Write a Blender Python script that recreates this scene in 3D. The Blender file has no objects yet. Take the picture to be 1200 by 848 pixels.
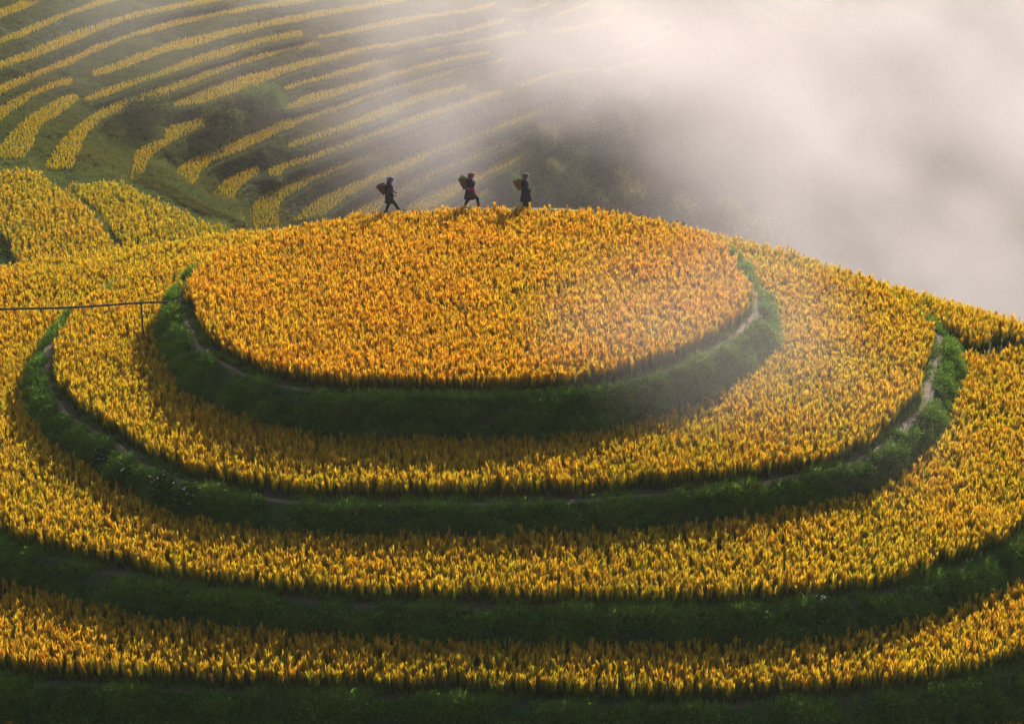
import bpy, bmesh, math, random
import numpy as np
from mathutils import Vector, Matrix, Quaternion, noise
from mathutils.geometry import delaunay_2d_cdt

random.seed(7)
rng = np.random.default_rng(7)
sc = bpy.context.scene
COL = sc.collection

# ---------------------------------------------------------------- camera
F_PX, W_PX, H_PX = 2600.0, 1200.0, 848.0
PITCH = math.radians(18.3)
CAM = np.array([0.0, -86.2, 26.0])
cd = bpy.data.cameras.new('camera')
cd.sensor_width = 36.0
cd.lens = F_PX / W_PX * 36.0
cd.clip_start, cd.clip_end = 1.0, 5000.0
cam = bpy.data.objects.new('camera', cd)
COL.objects.link(cam)
cam.location = CAM
cam.rotation_euler = (math.pi / 2 - PITCH, 0, 0)
sc.camera = cam

# ---------------------------------------------------------------- sky, sun, exposure
SUN_EL, SUN_AZ = math.radians(20.5), math.radians(17)      # azimuth from +Y (ahead of the camera) towards +X
world = bpy.data.worlds.new('World')
sc.world = world
world.use_nodes = True
wn = world.node_tree
bg = wn.nodes['Background']
sky = wn.nodes.new('ShaderNodeTexSky')
sky.sky_type = 'NISHITA'
sky.sun_disc = False
sky.sun_elevation = SUN_EL
sky.sun_rotation = SUN_AZ
sky.dust_density = 3.0
wn.links.new(sky.outputs[0], bg.inputs[0])
bg.inputs[1].default_value = 0.10
sl = bpy.data.lights.new('sun', 'SUN')
sl.energy = 5.0
sl.angle = math.radians(0.5)
sl.color = (1.0, 0.88, 0.72)
sun = bpy.data.objects.new('sun', sl)
COL.objects.link(sun)
sdir = Vector((math.sin(SUN_AZ) * math.cos(SUN_EL), math.cos(SUN_AZ) * math.cos(SUN_EL), math.sin(SUN_EL)))
sun.rotation_euler = (-sdir).to_track_quat('-Z', 'Y').to_euler()
sun.location = sdir * 200
sc.view_settings.view_transform = 'Standard'
sc.view_settings.look = 'None'
sc.view_settings.exposure = 0.65
sc.view_settings.gamma = 1.0
sc.view_settings.use_curve_mapping = False
sc.cycles.use_denoising = True
sc.cycles.max_bounces = 8
sc.cycles.diffuse_bounces = 3
sc.cycles.transmission_bounces = 4
sc.cycles.glossy_bounces = 2
sc.cycles.volume_bounces = 1
sc.cycles.volume_step_rate = 1.0


# ---------------------------------------------------------------- helpers
def at(px, py, z):
    """The point of the place seen at a pixel of the 1200 x 848 photograph, at height z."""
    u, v = (px - W_PX / 2) / F_PX, (H_PX / 2 - py) / F_PX
    d = np.array([u, math.cos(PITCH) + v * math.sin(PITCH), -math.sin(PITCH) + v * math.cos(PITCH)])
    return CAM + (z - CAM[2]) / d[2] * d


def proj(p):
    d = np.asarray(p, float) - CAM
    fw = d[..., 1] * math.cos(PITCH) - d[..., 2] * math.sin(PITCH)
    up = d[..., 1] * math.sin(PITCH) + d[..., 2] * math.cos(PITCH)
    return np.stack([W_PX / 2 + F_PX * d[..., 0] / fw, H_PX / 2 - F_PX * up / fw], -1)


def tag(o, label=None, cat=None, group=None, kind=None):
    if label: o['label'] = label
    if cat: o['category'] = cat
    if group: o['group'] = group
    if kind: o['kind'] = kind
    return o


def link(name, me, mat=None, parent=None):
    o = bpy.data.objects.new(name, me)
    COL.objects.link(o)
    if mat is not None and me is not None:
        me.materials.clear()
        me.materials.append(mat)
    if parent is not None:
        o.parent = parent
    return o


def mesh_from(name, V, F, smooth=False):
    me = bpy.data.meshes.new(name)
    me.from_pydata([tuple(v) for v in V], [], [tuple(f) for f in F])
    if smooth:
        me.polygons.foreach_set('use_smooth', [True] * len(me.polygons))
    me.update()
    return me


def curve(pts, closed=False, step=0.4):
    """Catmull-Rom through pts, resampled at about the given step."""
    P = np.asarray(pts, float)
    n = len(P)
    out = []
    for i in range(n if closed else n - 1):
        if closed:
            a, b, c, d = P[(i - 1) % n], P[i], P[(i + 1) % n], P[(i + 2) % n]
        else:
            a, b, c, d = P[max(i - 1, 0)], P[i], P[i + 1], P[min(i + 2, n - 1)]
        m = max(1, int(np.linalg.norm(c - b) / step))
        for k in range(m):
            t = k / m
            out.append(0.5 * ((2 * b) + (c - a) * t + (2 * a - 5 * b + 4 * c - d) * t * t + (3 * b - a - 3 * c + d) * t ** 3))
    if not closed:
        out.append(P[-1])
    return np.array(out)


def inside(poly, pts):
    x, y = pts[:, 0], pts[:, 1]
    r = np.zeros(len(pts), bool)
    px, py = poly[:, 0], poly[:, 1]
    qx, qy = np.roll(px, -1), np.roll(py, -1)
    for a, b, c, d in zip(px, py, qx, qy):
        if b == d:
            continue
        m = ((b > y) != (d > y))
        r ^= m & (x < (c - a) * (y - b) / (d - b) + a)
    return r


def outward(P):
    """Outward normals of a closed counter-clockwise outline."""
    t = np.roll(P, -1, 0) - np.roll(P, 1, 0)
    n = np.stack([t[:, 1], -t[:, 0]], 1)
    return n / np.maximum(np.linalg.norm(n, axis=1, keepdims=True), 1e-6)


def ccw(P):
    a = np.sum(P[:, 0] * np.roll(P[:, 1], -1) - np.roll(P[:, 0], -1) * P[:, 1])
    return P if a > 0 else P[::-1]


def dist_to(P, pts):
    """Distance of pts to the closed outline P (dense vertices)."""
    out = np.empty(len(pts))
    for i in range(0, len(pts), 4000):
        q = pts[i:i + 4000]
        out[i:i + 4000] = np.sqrt(((q[:, None, :] - P[None]) ** 2).sum(-1)).min(1)
    return out


def fbm(x, y, s, seed=0.0):
    return np.array([noise.fractal(Vector((a * s + seed, b * s - seed, seed * 0.7)), 1.0, 2.0, 4) for a, b in zip(x, y)])


# ---------------------------------------------------------------- materials
def new_mat(name):
    m = bpy.data.materials.new(name)
    m.use_nodes = True
    nt = m.node_tree
    for n in list(nt.nodes):
        nt.nodes.remove(n)
    out = nt.nodes.new('ShaderNodeOutputMaterial')
    return m, nt, out


def ramp(nt, stops):
    r = nt.nodes.new('ShaderNodeValToRGB')
    e = r.color_ramp.elements
    e[0].position, e[0].color = stops[0][0], (*stops[0][1], 1)
    e[1].position, e[1].color = stops[-1][0], (*stops[-1][1], 1)
    for p, c in stops[1:-1]:
        x = e.new(p)
        x.color = (*c, 1)
    return r


def attr(nt, name, typ='GEOMETRY'):
    a = nt.nodes.new('ShaderNodeAttribute')
    a.attribute_type = typ
    a.attribute_name = name
    return a


def mixc(nt, fac, a, b, blend='MIX'):
    m = nt.nodes.new('ShaderNodeMix')
    m.data_type = 'RGBA'
    m.blend_type = blend
    for sock, v in ((m.inputs[0], fac), (m.inputs[6], a), (m.inputs[7], b)):
        if isinstance(v, (int, float)):
            sock.default_value = v
        elif isinstance(v, tuple):
            sock.default_value = (*v, 1)
        else:
            nt.links.new(v, sock)
    return m.outputs[2]


def leafy(nt, out, col, trans=0.5, gloss=0.0):
    d = nt.nodes.new('ShaderNodeBsdfDiffuse')
    t = nt.nodes.new('ShaderNodeBsdfTranslucent')
    mx = nt.nodes.new('ShaderNodeMixShader')
    mx.inputs[0].default_value = trans
    nt.links.new(col, d.inputs[0])
    nt.links.new(col, t.inputs[0])
    nt.links.new(d.outputs[0], mx.inputs[1])
    nt.links.new(t.outputs[0], mx.inputs[2])
    last = mx
    if gloss > 0:
        g = nt.nodes.new('ShaderNodeBsdfGlossy')
        g.inputs['Roughness'].default_value = 0.45
        g.inputs['Color'].default_value = (1, 0.95, 0.8, 1)
        m2 = nt.nodes.new('ShaderNodeMixShader')
        m2.inputs[0].default_value = gloss
        nt.links.new(mx.outputs[0], m2.inputs[1])
        nt.links.new(g.outputs[0], m2.inputs[2])
        last = m2
    nt.links.new(last.outputs[0], out.inputs['Surface'])


def rice_material():
    m, nt, out = new_mat('ripe_rice')
    h = attr(nt, 'h')
    k = attr(nt, 'k')
    tone = attr(nt, 'tone', 'INSTANCER')
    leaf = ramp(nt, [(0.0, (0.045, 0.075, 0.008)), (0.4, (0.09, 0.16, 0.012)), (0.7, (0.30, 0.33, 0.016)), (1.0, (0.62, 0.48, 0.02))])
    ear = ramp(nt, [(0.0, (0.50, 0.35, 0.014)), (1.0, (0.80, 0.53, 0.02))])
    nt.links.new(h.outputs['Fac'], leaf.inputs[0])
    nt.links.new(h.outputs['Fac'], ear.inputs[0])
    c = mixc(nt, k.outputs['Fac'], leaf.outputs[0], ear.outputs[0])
    warm = ramp(nt, [(0.0, (0.52, 0.86, 0.5)), (0.5, (0.95, 0.96, 0.9)), (1.0, (1.1, 0.74, 0.8))])
    nt.links.new(tone.outputs['Fac'], warm.inputs[0])
    c = mixc(nt, 1.0, c, warm.outputs[0], 'MULTIPLY')
    v = attr(nt, 'v')
    var = ramp(nt, [(0.0, (0.50, 0.34, 0.30)), (0.45, (0.85, 0.80, 0.8)), (1.0, (1.12, 1.15, 1.1))])
    nt.links.new(v.outputs['Fac'], var.inputs[0])
    c = mixc(nt, 1.0, c, var.outputs[0], 'MULTIPLY')
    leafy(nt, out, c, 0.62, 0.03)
    return m


def weed_material(name, lo, hi, trans=0.4):
    m, nt, out = new_mat(name)
    h = attr(nt, 'h')
    tone = attr(nt, 'tone', 'INSTANCER')
    r = ramp(nt, [(0.0, lo), (1.0, hi)])
    nt.links.new(h.outputs['Fac'], r.inputs[0])
    w = ramp(nt, [(0.0, (0.55, 0.75, 0.6)), (0.5, (1, 1, 1)), (1.0, (1.55, 1.0, 0.75))])
    nt.links.new(tone.outputs['Fac'], w.inputs[0])
    c = mixc(nt, 1.0, r.outputs[0], w.outputs[0], 'MULTIPLY')
    leafy(nt, out, c, trans)
    return m


def ground_material(name, a, b, c, scale=1.0, bump=0.3):
    m, nt, out = new_mat(name)
    tc = nt.nodes.new('ShaderNodeTexCoord')
    n1 = nt.nodes.new('ShaderNodeTexNoise')
    n1.inputs['Scale'].default_value = 0.5 * scale
    n1.inputs['Detail'].default_value = 6
    n2 = nt.nodes.new('ShaderNodeTexNoise')
    n2.inputs['Scale'].default_value = 4.0 * scale
    n2.inputs['Detail'].default_value = 5
    for n in (n1, n2):
        nt.links.new(tc.outputs['Object'], n.inputs['Vector'])
    r1 = ramp(nt, [(0.35, a), (0.65, b)])
    nt.links.new(n1.outputs[0], r1.inputs[0])
    f = ramp(nt, [(0.45, (0, 0, 0)), (0.7, (1, 1, 1))])
    nt.links.new(n2.outputs[0], f.inputs[0])
    col = mixc(nt, f.outputs[0], r1.outputs[0], c)
    p = nt.nodes.new('ShaderNodeBsdfPrincipled')
    p.inputs['Roughness'].default_value = 0.95
    nt.links.new(col, p.inputs['Base Color'])
    bp = nt.nodes.new('ShaderNodeBump')
    bp.inputs['Strength'].default_value = bump
    bp.inputs['Distance'].default_value = 0.1
    nt.links.new(n2.outputs[0], bp.inputs['Height'])
    nt.links.new(bp.outputs[0], p.inputs['Normal'])
    nt.links.new(p.outputs[0], out.inputs['Surface'])
    return m


def simple_material(name, col, rough=0.8, var=0.25, scale=20, col2=None):
    m, nt, out = new_mat(name)
    tc = nt.nodes.new('ShaderNodeTexCoord')
    n = nt.nodes.new('ShaderNodeTexNoise')
    n.inputs['Scale'].default_value = scale
    n.inputs['Detail'].default_value = 4
    nt.links.new(tc.outputs['Object'], n.inputs['Vector'])
    lo = tuple(x * (1 - var) for x in col)
    hi = col2 or tuple(min(1, x * (1 + var)) for x in col)
    r = ramp(nt, [(0.35, lo), (0.65, hi)])
    nt.links.new(n.outputs[0], r.inputs[0])
    p = nt.nodes.new('ShaderNodeBsdfPrincipled')
    p.inputs['Roughness'].default_value = rough
    nt.links.new(r.outputs[0], p.inputs['Base Color'])
    bp = nt.nodes.new('ShaderNodeBump')
    bp.inputs['Strength'].default_value = 0.25
    bp.inputs['Distance'].default_value = 0.01
    nt.links.new(n.outputs[0], bp.inputs['Height'])
    nt.links.new(bp.outputs[0], p.inputs['Normal'])
    nt.links.new(p.outputs[0], out.inputs['Surface'])
    return m


M_RICE = rice_material()
M_WEED = weed_material('bank_weeds', (0.045, 0.11, 0.018), (0.17, 0.31, 0.05))
M_DRY = weed_material('dry_grass', (0.05, 0.05, 0.02), (0.16, 0.15, 0.05))
M_HILLWEED = weed_material('hillside_weeds', (0.055, 0.065, 0.02), (0.17, 0.20, 0.06))
M_BANK = ground_material('bank_earth', (0.028, 0.07, 0.012), (0.06, 0.065, 0.022), (0.02, 0.055, 0.009))
M_PADDY = ground_material('paddy_mud', (0.05, 0.045, 0.02), (0.07, 0.06, 0.03), (0.045, 0.05, 0.02))
M_PATH = ground_material('trodden_earth', (0.15, 0.105, 0.06), (0.20, 0.14, 0.085), (0.12, 0.09, 0.045), 1.5)
M_EARTH = ground_material('bare_brown_earth', (0.14, 0.075, 0.04), (0.18, 0.10, 0.055), (0.09, 0.055, 0.03), 1.5)
M_HILL = ground_material('hillside_earth', (0.028, 0.036, 0.014), (0.042, 0.04, 0.020), (0.024, 0.034, 0.012))
M_GRASSPATH = ground_material('grassy_path', (0.10, 0.14, 0.045), (0.14, 0.16, 0.06), (0.08, 0.10, 0.04))


# ---------------------------------------------------------------- scattering plants (stuff)
def set_attr(me, name, typ, arr, dom='POINT'):
    a = me.attributes.new(name, typ, dom)
    arr = np.asarray(arr)
    a.data.foreach_set('vector' if typ == 'FLOAT_VECTOR' else 'value', arr.ravel())


def scatter_group(coll):
    g = bpy.data.node_groups.new('scatter_' + coll.name, 'GeometryNodeTree')
    g.interface.new_socket('Geometry', in_out='INPUT', socket_type='NodeSocketGeometry')
    g.interface.new_socket('Geometry', in_out='OUTPUT', socket_type='NodeSocketGeometry')
    N, L = g.nodes, g.links
    gi, go = N.new('NodeGroupInput'), N.new('NodeGroupOutput')
    ci = N.new('GeometryNodeCollectionInfo')
    ci.inputs['Collection'].default_value = coll
    ci.inputs['Separate Children'].default_value = True
    ci.inputs['Reset Children'].default_value = True
    ip = N.new('GeometryNodeInstanceOnPoints')
    ip.inputs['Pick Instance'].default_value = True

    def named(n, t):
        a = N.new('GeometryNodeInputNamedAttribute')
        a.data_type = t
        a.inputs['Name'].default_value = n
        return a.outputs[0]
    L.new(gi.outputs[0], ip.inputs['Points'])
    L.new(ci.outputs[0], ip.inputs['Instance'])
    L.new(named('idx', 'INT'), ip.inputs['Instance Index'])
    er = N.new('FunctionNodeEulerToRotation')
    L.new(named('rot', 'FLOAT_VECTOR'), er.inputs[0])
    L.new(er.outputs[0], ip.inputs['Rotation'])
    L.new(named('scl', 'FLOAT_VECTOR'), ip.inputs['Scale'])
    L.new(ip.outputs[0], go.inputs[0])
    return g


def scatter(name, pts, coll, scl, tone, tilt=0.12, lean=(0, 0), parent=None):
    """One stuff object: plants standing at pts."""
    n = len(pts)
    me = bpy.data.meshes.new(name)
    me.vertices.add(n)
    me.vertices.foreach_set('co', np.asarray(pts, np.float32).ravel())
    rot = np.stack([rng.normal(lean[0], tilt, n), rng.normal(lean[1], tilt, n), rng.uniform(0, 6.283, n)], 1)
    set_attr(me, 'rot', 'FLOAT_VECTOR', rot.astype(np.float32))
    s = np.asarray(scl, np.float32)
    if s.ndim == 1:
        s = np.stack([s, s, s], 1)
    set_attr(me, 'scl', 'FLOAT_VECTOR', s)
    set_attr(me, 'idx', 'INT', rng.integers(0, len(coll.objects), n).astype(np.int32))
    set_attr(me, 'tone', 'FLOAT', np.clip(tone, 0, 1).astype(np.float32))
    o = link(name, me)
    md = o.modifiers.new('scatter', 'NODES')
    md.node_group = GROUPS[coll.name]
    o['kind'] = 'stuff'
    return o


def blade(V, F, H, K, base, az, height, width, bend, kind, segs=3, droop=0.0):
    """A narrow bending blade; droop > 0 curls the tip down like a heavy rice ear."""
    dx, dy = math.cos(az), math.sin(az)
    sx, sy = -dy * width / 2, dx * width / 2
    tw = random.uniform(-1.2, 1.2)
    sx, sy = sx * math.cos(tw) + dx * width / 2 * math.sin(tw), sy * math.cos(tw) + dy * width / 2 * math.sin(tw)
    st = len(V)
    rv = random.random()
    for i in range(segs + 1):
        t = i / segs
        r = bend * t * t
        z = height * (t - 0.25 * bend / max(height, .01) * t * t) - droop * max(0, t - 0.55) ** 2 * 4
        w = (1 - 0.85 * t) if kind < 0.5 else (0.35 + 0.9 * math.sin(min(1, t * 1.1) * math.pi) * 0.8)
        x, y = base[0] + dx * r, base[1] + dy * r
        if i == segs:
            V.append((x, y, base[2] + z)); H.append(min(1, t)); K.append((kind, rv))
        else:
            V.append((x - sx * w, y - sy * w, base[2] + z)); V.append((x + sx * w, y + sy * w, base[2] + z))
            H.extend((t, t)); K.extend(((kind, rv), (kind, rv)))
    for i in range(segs):
        a = st + 2 * i
        F.append((a, a + 1, a + 3, a + 2) if i < segs - 1 else (a, a + 1, a + 2))


def proto(coll, name, V, F, H, K, mat):
    me = mesh_from(name, V, F)
    set_attr(me, 'h', 'FLOAT', np.array(H, np.float32))
    KA = np.array(K, np.float32)
    set_attr(me, 'k', 'FLOAT', KA[:, 0])
    set_attr(me, 'v', 'FLOAT', KA[:, 1])
    me.materials.append(mat)
    coll.objects.link(bpy.data.objects.new(name, me))


GROUPS = {}


def plant_set(name, count, builder, mat):
    coll = bpy.data.collections.new(name)
    for i in range(count):
        V, F, H, K = [], [], [], []
        builder(V, F, H, K)
        proto(coll, name + '_plant', V, F, H, K, mat)
    GROUPS[name] = scatter_group(coll)
    return coll


def rice_clump(V, F, H, K):
    lean = random.uniform(0, 6.283)
    for i in range(13):
        a = random.uniform(0, 6.283)
        r = 0.03 * math.sqrt(random.random())
        blade(V, F, H, K, (r * math.cos(a), r * math.sin(a), 0), a + random.gauss(0, .5), random.uniform(.5, .86), random.uniform(.020, .032),
              random.uniform(.03, .16), 0.0)
    for i in range(9):
        a = lean + random.gauss(0, 1.2)
        r = 0.035 * math.sqrt(random.random())
        b0 = random.uniform(.36, .54)
        blade(V, F, H, K, (r * math.cos(a), r * math.sin(a), b0), a, random.uniform(.30, .42), random.uniform(.028, .045),
              random.uniform(.03, .13), 1.0, 4, random.uniform(.01, .08))


def grass_tuft(V, F, H, K):
    for i in range(22):
        a = random.uniform(0, 6.283)
        r = 0.09 * math.sqrt(random.random())
        blade(V, F, H, K, (r * math.cos(a), r * math.sin(a), 0), a, random.uniform(.10, .34), random.uniform(.010, .022), random.uniform(.04, .2), 0.0)


def leaf_quad(V, F, H, K, p, size, h):
    n = Vector((random.gauss(0, 1), random.gauss(0, 1), random.gauss(0.6, .8))).normalized()
    u = n.orthogonal().normalized()
    u = Quaternion(n, random.uniform(0, 6.28)) @ u
    v = n.cross(u)
    s = len(V)
    p = Vector(p)
    for q in (p - u * size, p + v * size * .45, p + u * size, p - v * size * .45):
        V.append(tuple(q)); H.append(h); K.append((0.0, .5))
    F.append((s, s + 1, s + 2, s + 3))


def leafy_weed(V, F, H, K):
    for i in range(34):
        a = random.uniform(0, 6.283)
        r = 0.2 * math.sqrt(random.random())
        z = random.uniform(.0, .3) * (1 - r * 2)
        leaf_quad(V, F, H, K, (r * math.cos(a), r * math.sin(a), z), random.uniform(.025, .055), min(1, z * 3.2 + .1))
    for i in range(6):
        a = random.uniform(0, 6.283)
        blade(V, F, H, K, (0, 0, 0), a, random.uniform(.15, .4), .012, random.uniform(.05, .2), 0.0)


def hill_tuft(V, F, H, K):
    for i in range(16):
        a = random.uniform(0, 6.283)
        r = 0.3 * math.sqrt(random.random())
        blade(V, F, H, K, (r * math.cos(a), r * math.sin(a), 0), a, random.uniform(.25, .8), random.uniform(.04, .09), random.uniform(.1, .4), 0.0)
    for i in range(18):
        a = random.uniform(0, 6.283)
        r = 0.4 * math.sqrt(random.random())
        z = random.uniform(.0, .45)
        leaf_quad(V, F, H, K, (r * math.cos(a), r * math.sin(a), z), random.uniform(.06, .12), min(1, z * 2 + .1))


C_RICE = plant_set('rice', 8, rice_clump, M_RICE)
C_GRASS = plant_set('grass', 5, grass_tuft, M_WEED)
C_WEED = plant_set('weeds', 5, leafy_weed, M_WEED)
C_DRY = plant_set('dry', 4, grass_tuft, M_DRY)
C_HILL = plant_set('hillweeds', 5, hill_tuft, M_HILLWEED)

# ---------------------------------------------------------------- the round terraced hill
Z = [0.0, -1.8, -3.1, -4.4, -6.1, -8.0]
FLARE = 0.8


def px_list(pts, z):
    return [tuple(at(a, b, z)[:2]) for a, b in pts]


P = []
# topmost round terrace: its lip from the left flank round the front to the right flank, then round the back
P.append(curve(px_list([(233, 318), (214, 333), (204, 352), (213, 380), (233, 413), (267, 433), (300, 446), (350, 459), (400, 465), (500, 467), (600, 467),
                        (660, 464), (700, 459), (750, 447), (800, 432), (850, 406), (883, 380), (894, 364), (890, 346), (868, 314)], Z[0])
               + [(9.4, 8.4), (6.8, 11.6), (3.4, 13.3), (0.2, 13.7), (-3.2, 13.4), (-6.4, 12.6), (-9.2, 10.9), (-11.6, 8.1)], True))
P.append(curve(px_list([(115, 349), (78, 375), (58, 400), (50, 426), (49, 448), (60, 473), (87, 498), (133, 525), (167, 547), (212, 567), (260, 580), (320, 589), (400, 593), (500, 594),
                        (600, 592), (700, 588), (800, 581), (860, 574), (920, 565), (985, 553), (1030, 533), (1053, 513), (1077, 493), (1093, 462), (1105, 430),
                        (1109, 405), (1098, 388), (1068, 365)], Z[1])
               + [(16.2, 8.2), (14.3, 11.0), (12.4, 13.5), (9.8, 15.6), (5.5, 16.7), (0, 17.0), (-6, 16.4), (-12, 14.0), (-15.8, 11.0)], True))
P.append(curve(px_list([(0, 636), (67, 658), (133, 675), (200, 689), (300, 701), (400, 709), (500, 713), (600, 716), (700, 718), (800, 717), (900, 716), (1000, 706), (1050, 696), (1100, 679),
                        (1200, 638)], Z[2])
               + [(20.3, -12.6), (22.4, -8.0), (23.6, -3.2), (24.0, -0.5), (23.8, 1.7), (22.9, 4.4), (21.3, 6.9), (19.5, 9.1), (17.4, 11.4), (14.8, 14.6), (12.4, 17.2), (9, 19.2), (5, 20.2), (0, 20.8), (-8, 21.4), (-14, 20.8), (-18.8, 16.6), (-22.6, 14.1),
                  (-25.5, 12.2), (-26.8, 7.2), (-26.8, 0.6), (-25, -5.0), (-22, -11.0)], True))
P.append(curve(px_list([(0, 796), (100, 806), (200, 811), (300, 815), (400, 818), (500, 822), (600, 826), (700, 829), (800, 832), (900, 831), (1000, 824), (1100, 812), (1200, 785)], Z[3])
               + [(20.3, -20.5), (25.0, -16.6), (28.6, -9.0), (29.8, -3.2), (28.6, 1.2), (26.4, 5.6), (23.8, 9.4), (20.6, 13.2), (16.6, 17.4), (11, 22.0), (5, 24.4), (0, 25.5), (-10, 25.0), (-20, 22.5), (-28, 16.0), (-32, 6.0), (-31, -3.2), (-27.5, -13.0), (-21.5, -20.4)], True))
P.append(curve([(-38, -0.9), (-36, -14.0), (-24, -27.0), (-8, -33.0), (8, -33.0), (24, -27.0), (34, -16.0), (35.5, -5.0), (33, 2.2), (29, 9.7), (25, 15.2), (19, 21.7), (12, 26.7), (4, 29.2), (-8, 29.7), (-24, 26.2), (-34, 14.2)], True))
P = [ccw(p) for p in P]
# slightly uneven lips, as dug by hand
for i in range(4):
    n = outward(P[i])
    w = np.array([noise.noise(Vector((x * .5, y * .5, i * 3.1))) * 0.16 + noise.noise(Vector((x * 1.7, y * 1.7, i))) * 0.07 for x, y in P[i]])
    P[i] = P[i] + n * w[:, None]


def terrace(i):
    """A terrace: level ground up to the lip and an earth bank down to the next one."""
    O, n = P[i], outward(P[i])
    m = len(O)
    rows = 7
    drop = Z[i] - Z[i + 1] + 0.05
    V, F = [(x, y, Z[i]) for x, y in O], []
    V_in = O - n * 0.5
    for r in range(1, rows + 1):
        t = r / rows
        for k in range(m):
            q = O[k] + n[k] * FLARE * (0.25 * t + 0.75 * t ** 1.6)
            b = (noise.noise(Vector((q[0] * 0.9, q[1] * 0.9, t * drop * 1.2 + i * 5))) * 0.22 + noise.noise(Vector((q[0] * 3, q[1] * 3, t * drop * 3))) * 0.07) * math.sin(math.pi * min(1, t * 1.0)) ** .5 if r < rows else 0
            q = q + n[k] * b
            V.append((q[0], q[1], Z[i] - drop * t))
    for r in range(rows):
        for k in range(m):
            a, b = r * m + k, r * m + (k + 1) % m
            F.append((a, a + m, b + m, b))
    F = [f[::-1] for f in F] if False else F
    F.append(tuple(range(m)))
    me = mesh_from('terrace', V, F)
    me.materials.append(M_BANK)
    me.materials.append(M_PADDY)
    me.polygons[len(F) - 1].material_index = 1
    o = link('terrace', me)
    return o


names = ['topmost round terrace with a grassy earth bank', 'second terrace ringing the round top', 'third terrace ringing the hill', 'fourth terrace low on the hill', 'lowest terrace at the foot of the hill']
for i in range(5):
    tag(terrace(i), names[i], None, None, 'structure')


def footpath(i, a, b, half, off, mat, raise_=0.02, name='footpath'):
    """A trodden strip along a lip, between two positions on the outline."""
    O, n = P[i], outward(P[i])
    m = len(O)
    ids = [k % m for k in range(a, b if b > a else b + m)]
    V, F = [], []
    for j, k in enumerate(ids):
        e = min(1, j / 6, (len(ids) - 1 - j) / 6)
        w = half * (0.8 + 0.5 * noise.noise(Vector((O[k][0] * .8, O[k][1] * .8, 4)))) * (0.25 + 0.75 * e)
        c = O[k] - n[k] * (off + 0.06 * noise.noise(Vector((O[k][0] * 1.3, O[k][1] * 1.3, 9))))
        for s, dz in ((-1, -0.03), (-.4, .02), (.4, .025), (1, -0.03)):
            q = c + n[k] * w * s
            V.append((q[0], q[1], Z[i] + raise_ + dz + 0.015 * noise.noise(Vector((q[0] * 4, q[1] * 4, 0)))))
    for j in range(len(ids) - 1):
        for s in range(3):
            F.append((4 * j + s, 4 * j + s + 1, 4 * j + s + 5, 4 * j + s + 4))
    return link(name, mesh_from(name, V, F, True), mat)


def nearest(i, q):
    return int(np.argmin(((P[i] - np.asarray(q)) ** 2).sum(1)))


def px_near(i, px, py):
    return nearest(i, at(px, py, Z[i])[:2])


tag(footpath(0, px_near(0, 204, 345), px_near(0, 680, 462), .15, .2, M_PATH), 'trodden earth path along the left and front lip of the top terrace', kind='structure')
tag(footpath(0, px_near(0, 690, 461), px_near(0, 868, 316), .19, .24, M_PATH), 'sunlit earth path along the right lip of the top terrace', kind='structure')
tag(footpath(1, px_near(1, 60, 397), px_near(1, 812, 580), .16, .2, M_PATH), 'earth path along the left and front lip of the second terrace', kind='structure')
tag(footpath(1, px_near(1, 820, 580), px_near(1, 1098, 389), .21, .26, M_PATH), 'pale earth path along the right lip of the second terrace', kind='structure')

# raised path on the far side of the top terrace, where the people walk
ridge = []
O, n = P[0], outward(P[0])
ids = [k % len(O) for k in range(nearest(0, (7.6, 10.8)), nearest(0, (-9.2, 10.9)) + (0 if nearest(0, (-9.2, 10.9)) > nearest(0, (7.6, 10.8)) else len(O)))]
V, F = [], []
RIDGE_Z = 0.40
prof = ((.75, -.02), (.5, .45), (.3, .92), (.0, 1.0), (-.3, .95), (-.55, .5), (-.85, -.3))
for j, k in enumerate(ids):
    e = max(0.0, min(1, j / 14, (len(ids) - 1 - j) / 14))
    for d, hgt in prof:
        q = O[k] - n[k] * (d * (.15 + .85 * e) - .05)
        V.append((q[0], q[1], RIDGE_Z * hgt * e + 0.02 + 0.03 * noise.noise(Vector((q[0] * 2, q[1] * 2, 3)))))
for j in range(len(ids) - 1):
    for s in range(len(prof) - 1):
        a = j * len(prof) + s
        F.append((a, a + 1, a + 1 + len(prof), a + len(prof)))
tag(link('footpath', mesh_from('footpath', V, F, True), M_BANK), 'raised earth path behind the top field, under the walkers', kind='structure')

# small separate terrace at the right, behind the second one
PB_Z = -2.75
PB = ccw(curve(px_list([(1108, 402), (1122, 413), (1140, 418), (1158, 418), (1176, 412)], PB_Z) + [(22.0, 2.1), (22.3, 3.4), (20.9, 5.4), (19.3, 7.2), (17.7, 9.2), (16.2, 11.0), (15.8, 9.8), (17.2, 6.4)], True, .3))
n = outward(PB)
V = [(x, y, PB_Z) for x, y in PB] + [(x + a * .35, y + b * .35, Z[2] - .1) for (x, y), (a, b) in zip(PB, n)]
m = len(PB)
F = [(k, k + m, (k + 1) % m + m, (k + 1) % m) for k in range(m)] + [tuple(range(m))]
tag(link('terrace', mesh_from('terrace', V, F), M_BANK), 'small terrace wedged beside the second one at the right', kind='structure')


def jitter_grid(poly, sp):
    lo, hi = poly.min(0), poly.max(0)
    gx, gy = np.meshgrid(np.arange(lo[0], hi[0], sp), np.arange(lo[1], hi[1], sp * .9))
    gx[1::2] += sp / 2
    q = np.stack([gx.ravel(), gy.ravel()], 1)
    q += rng.normal(0, sp * .22, q.shape)
    return q[inside(poly, q)]


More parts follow.
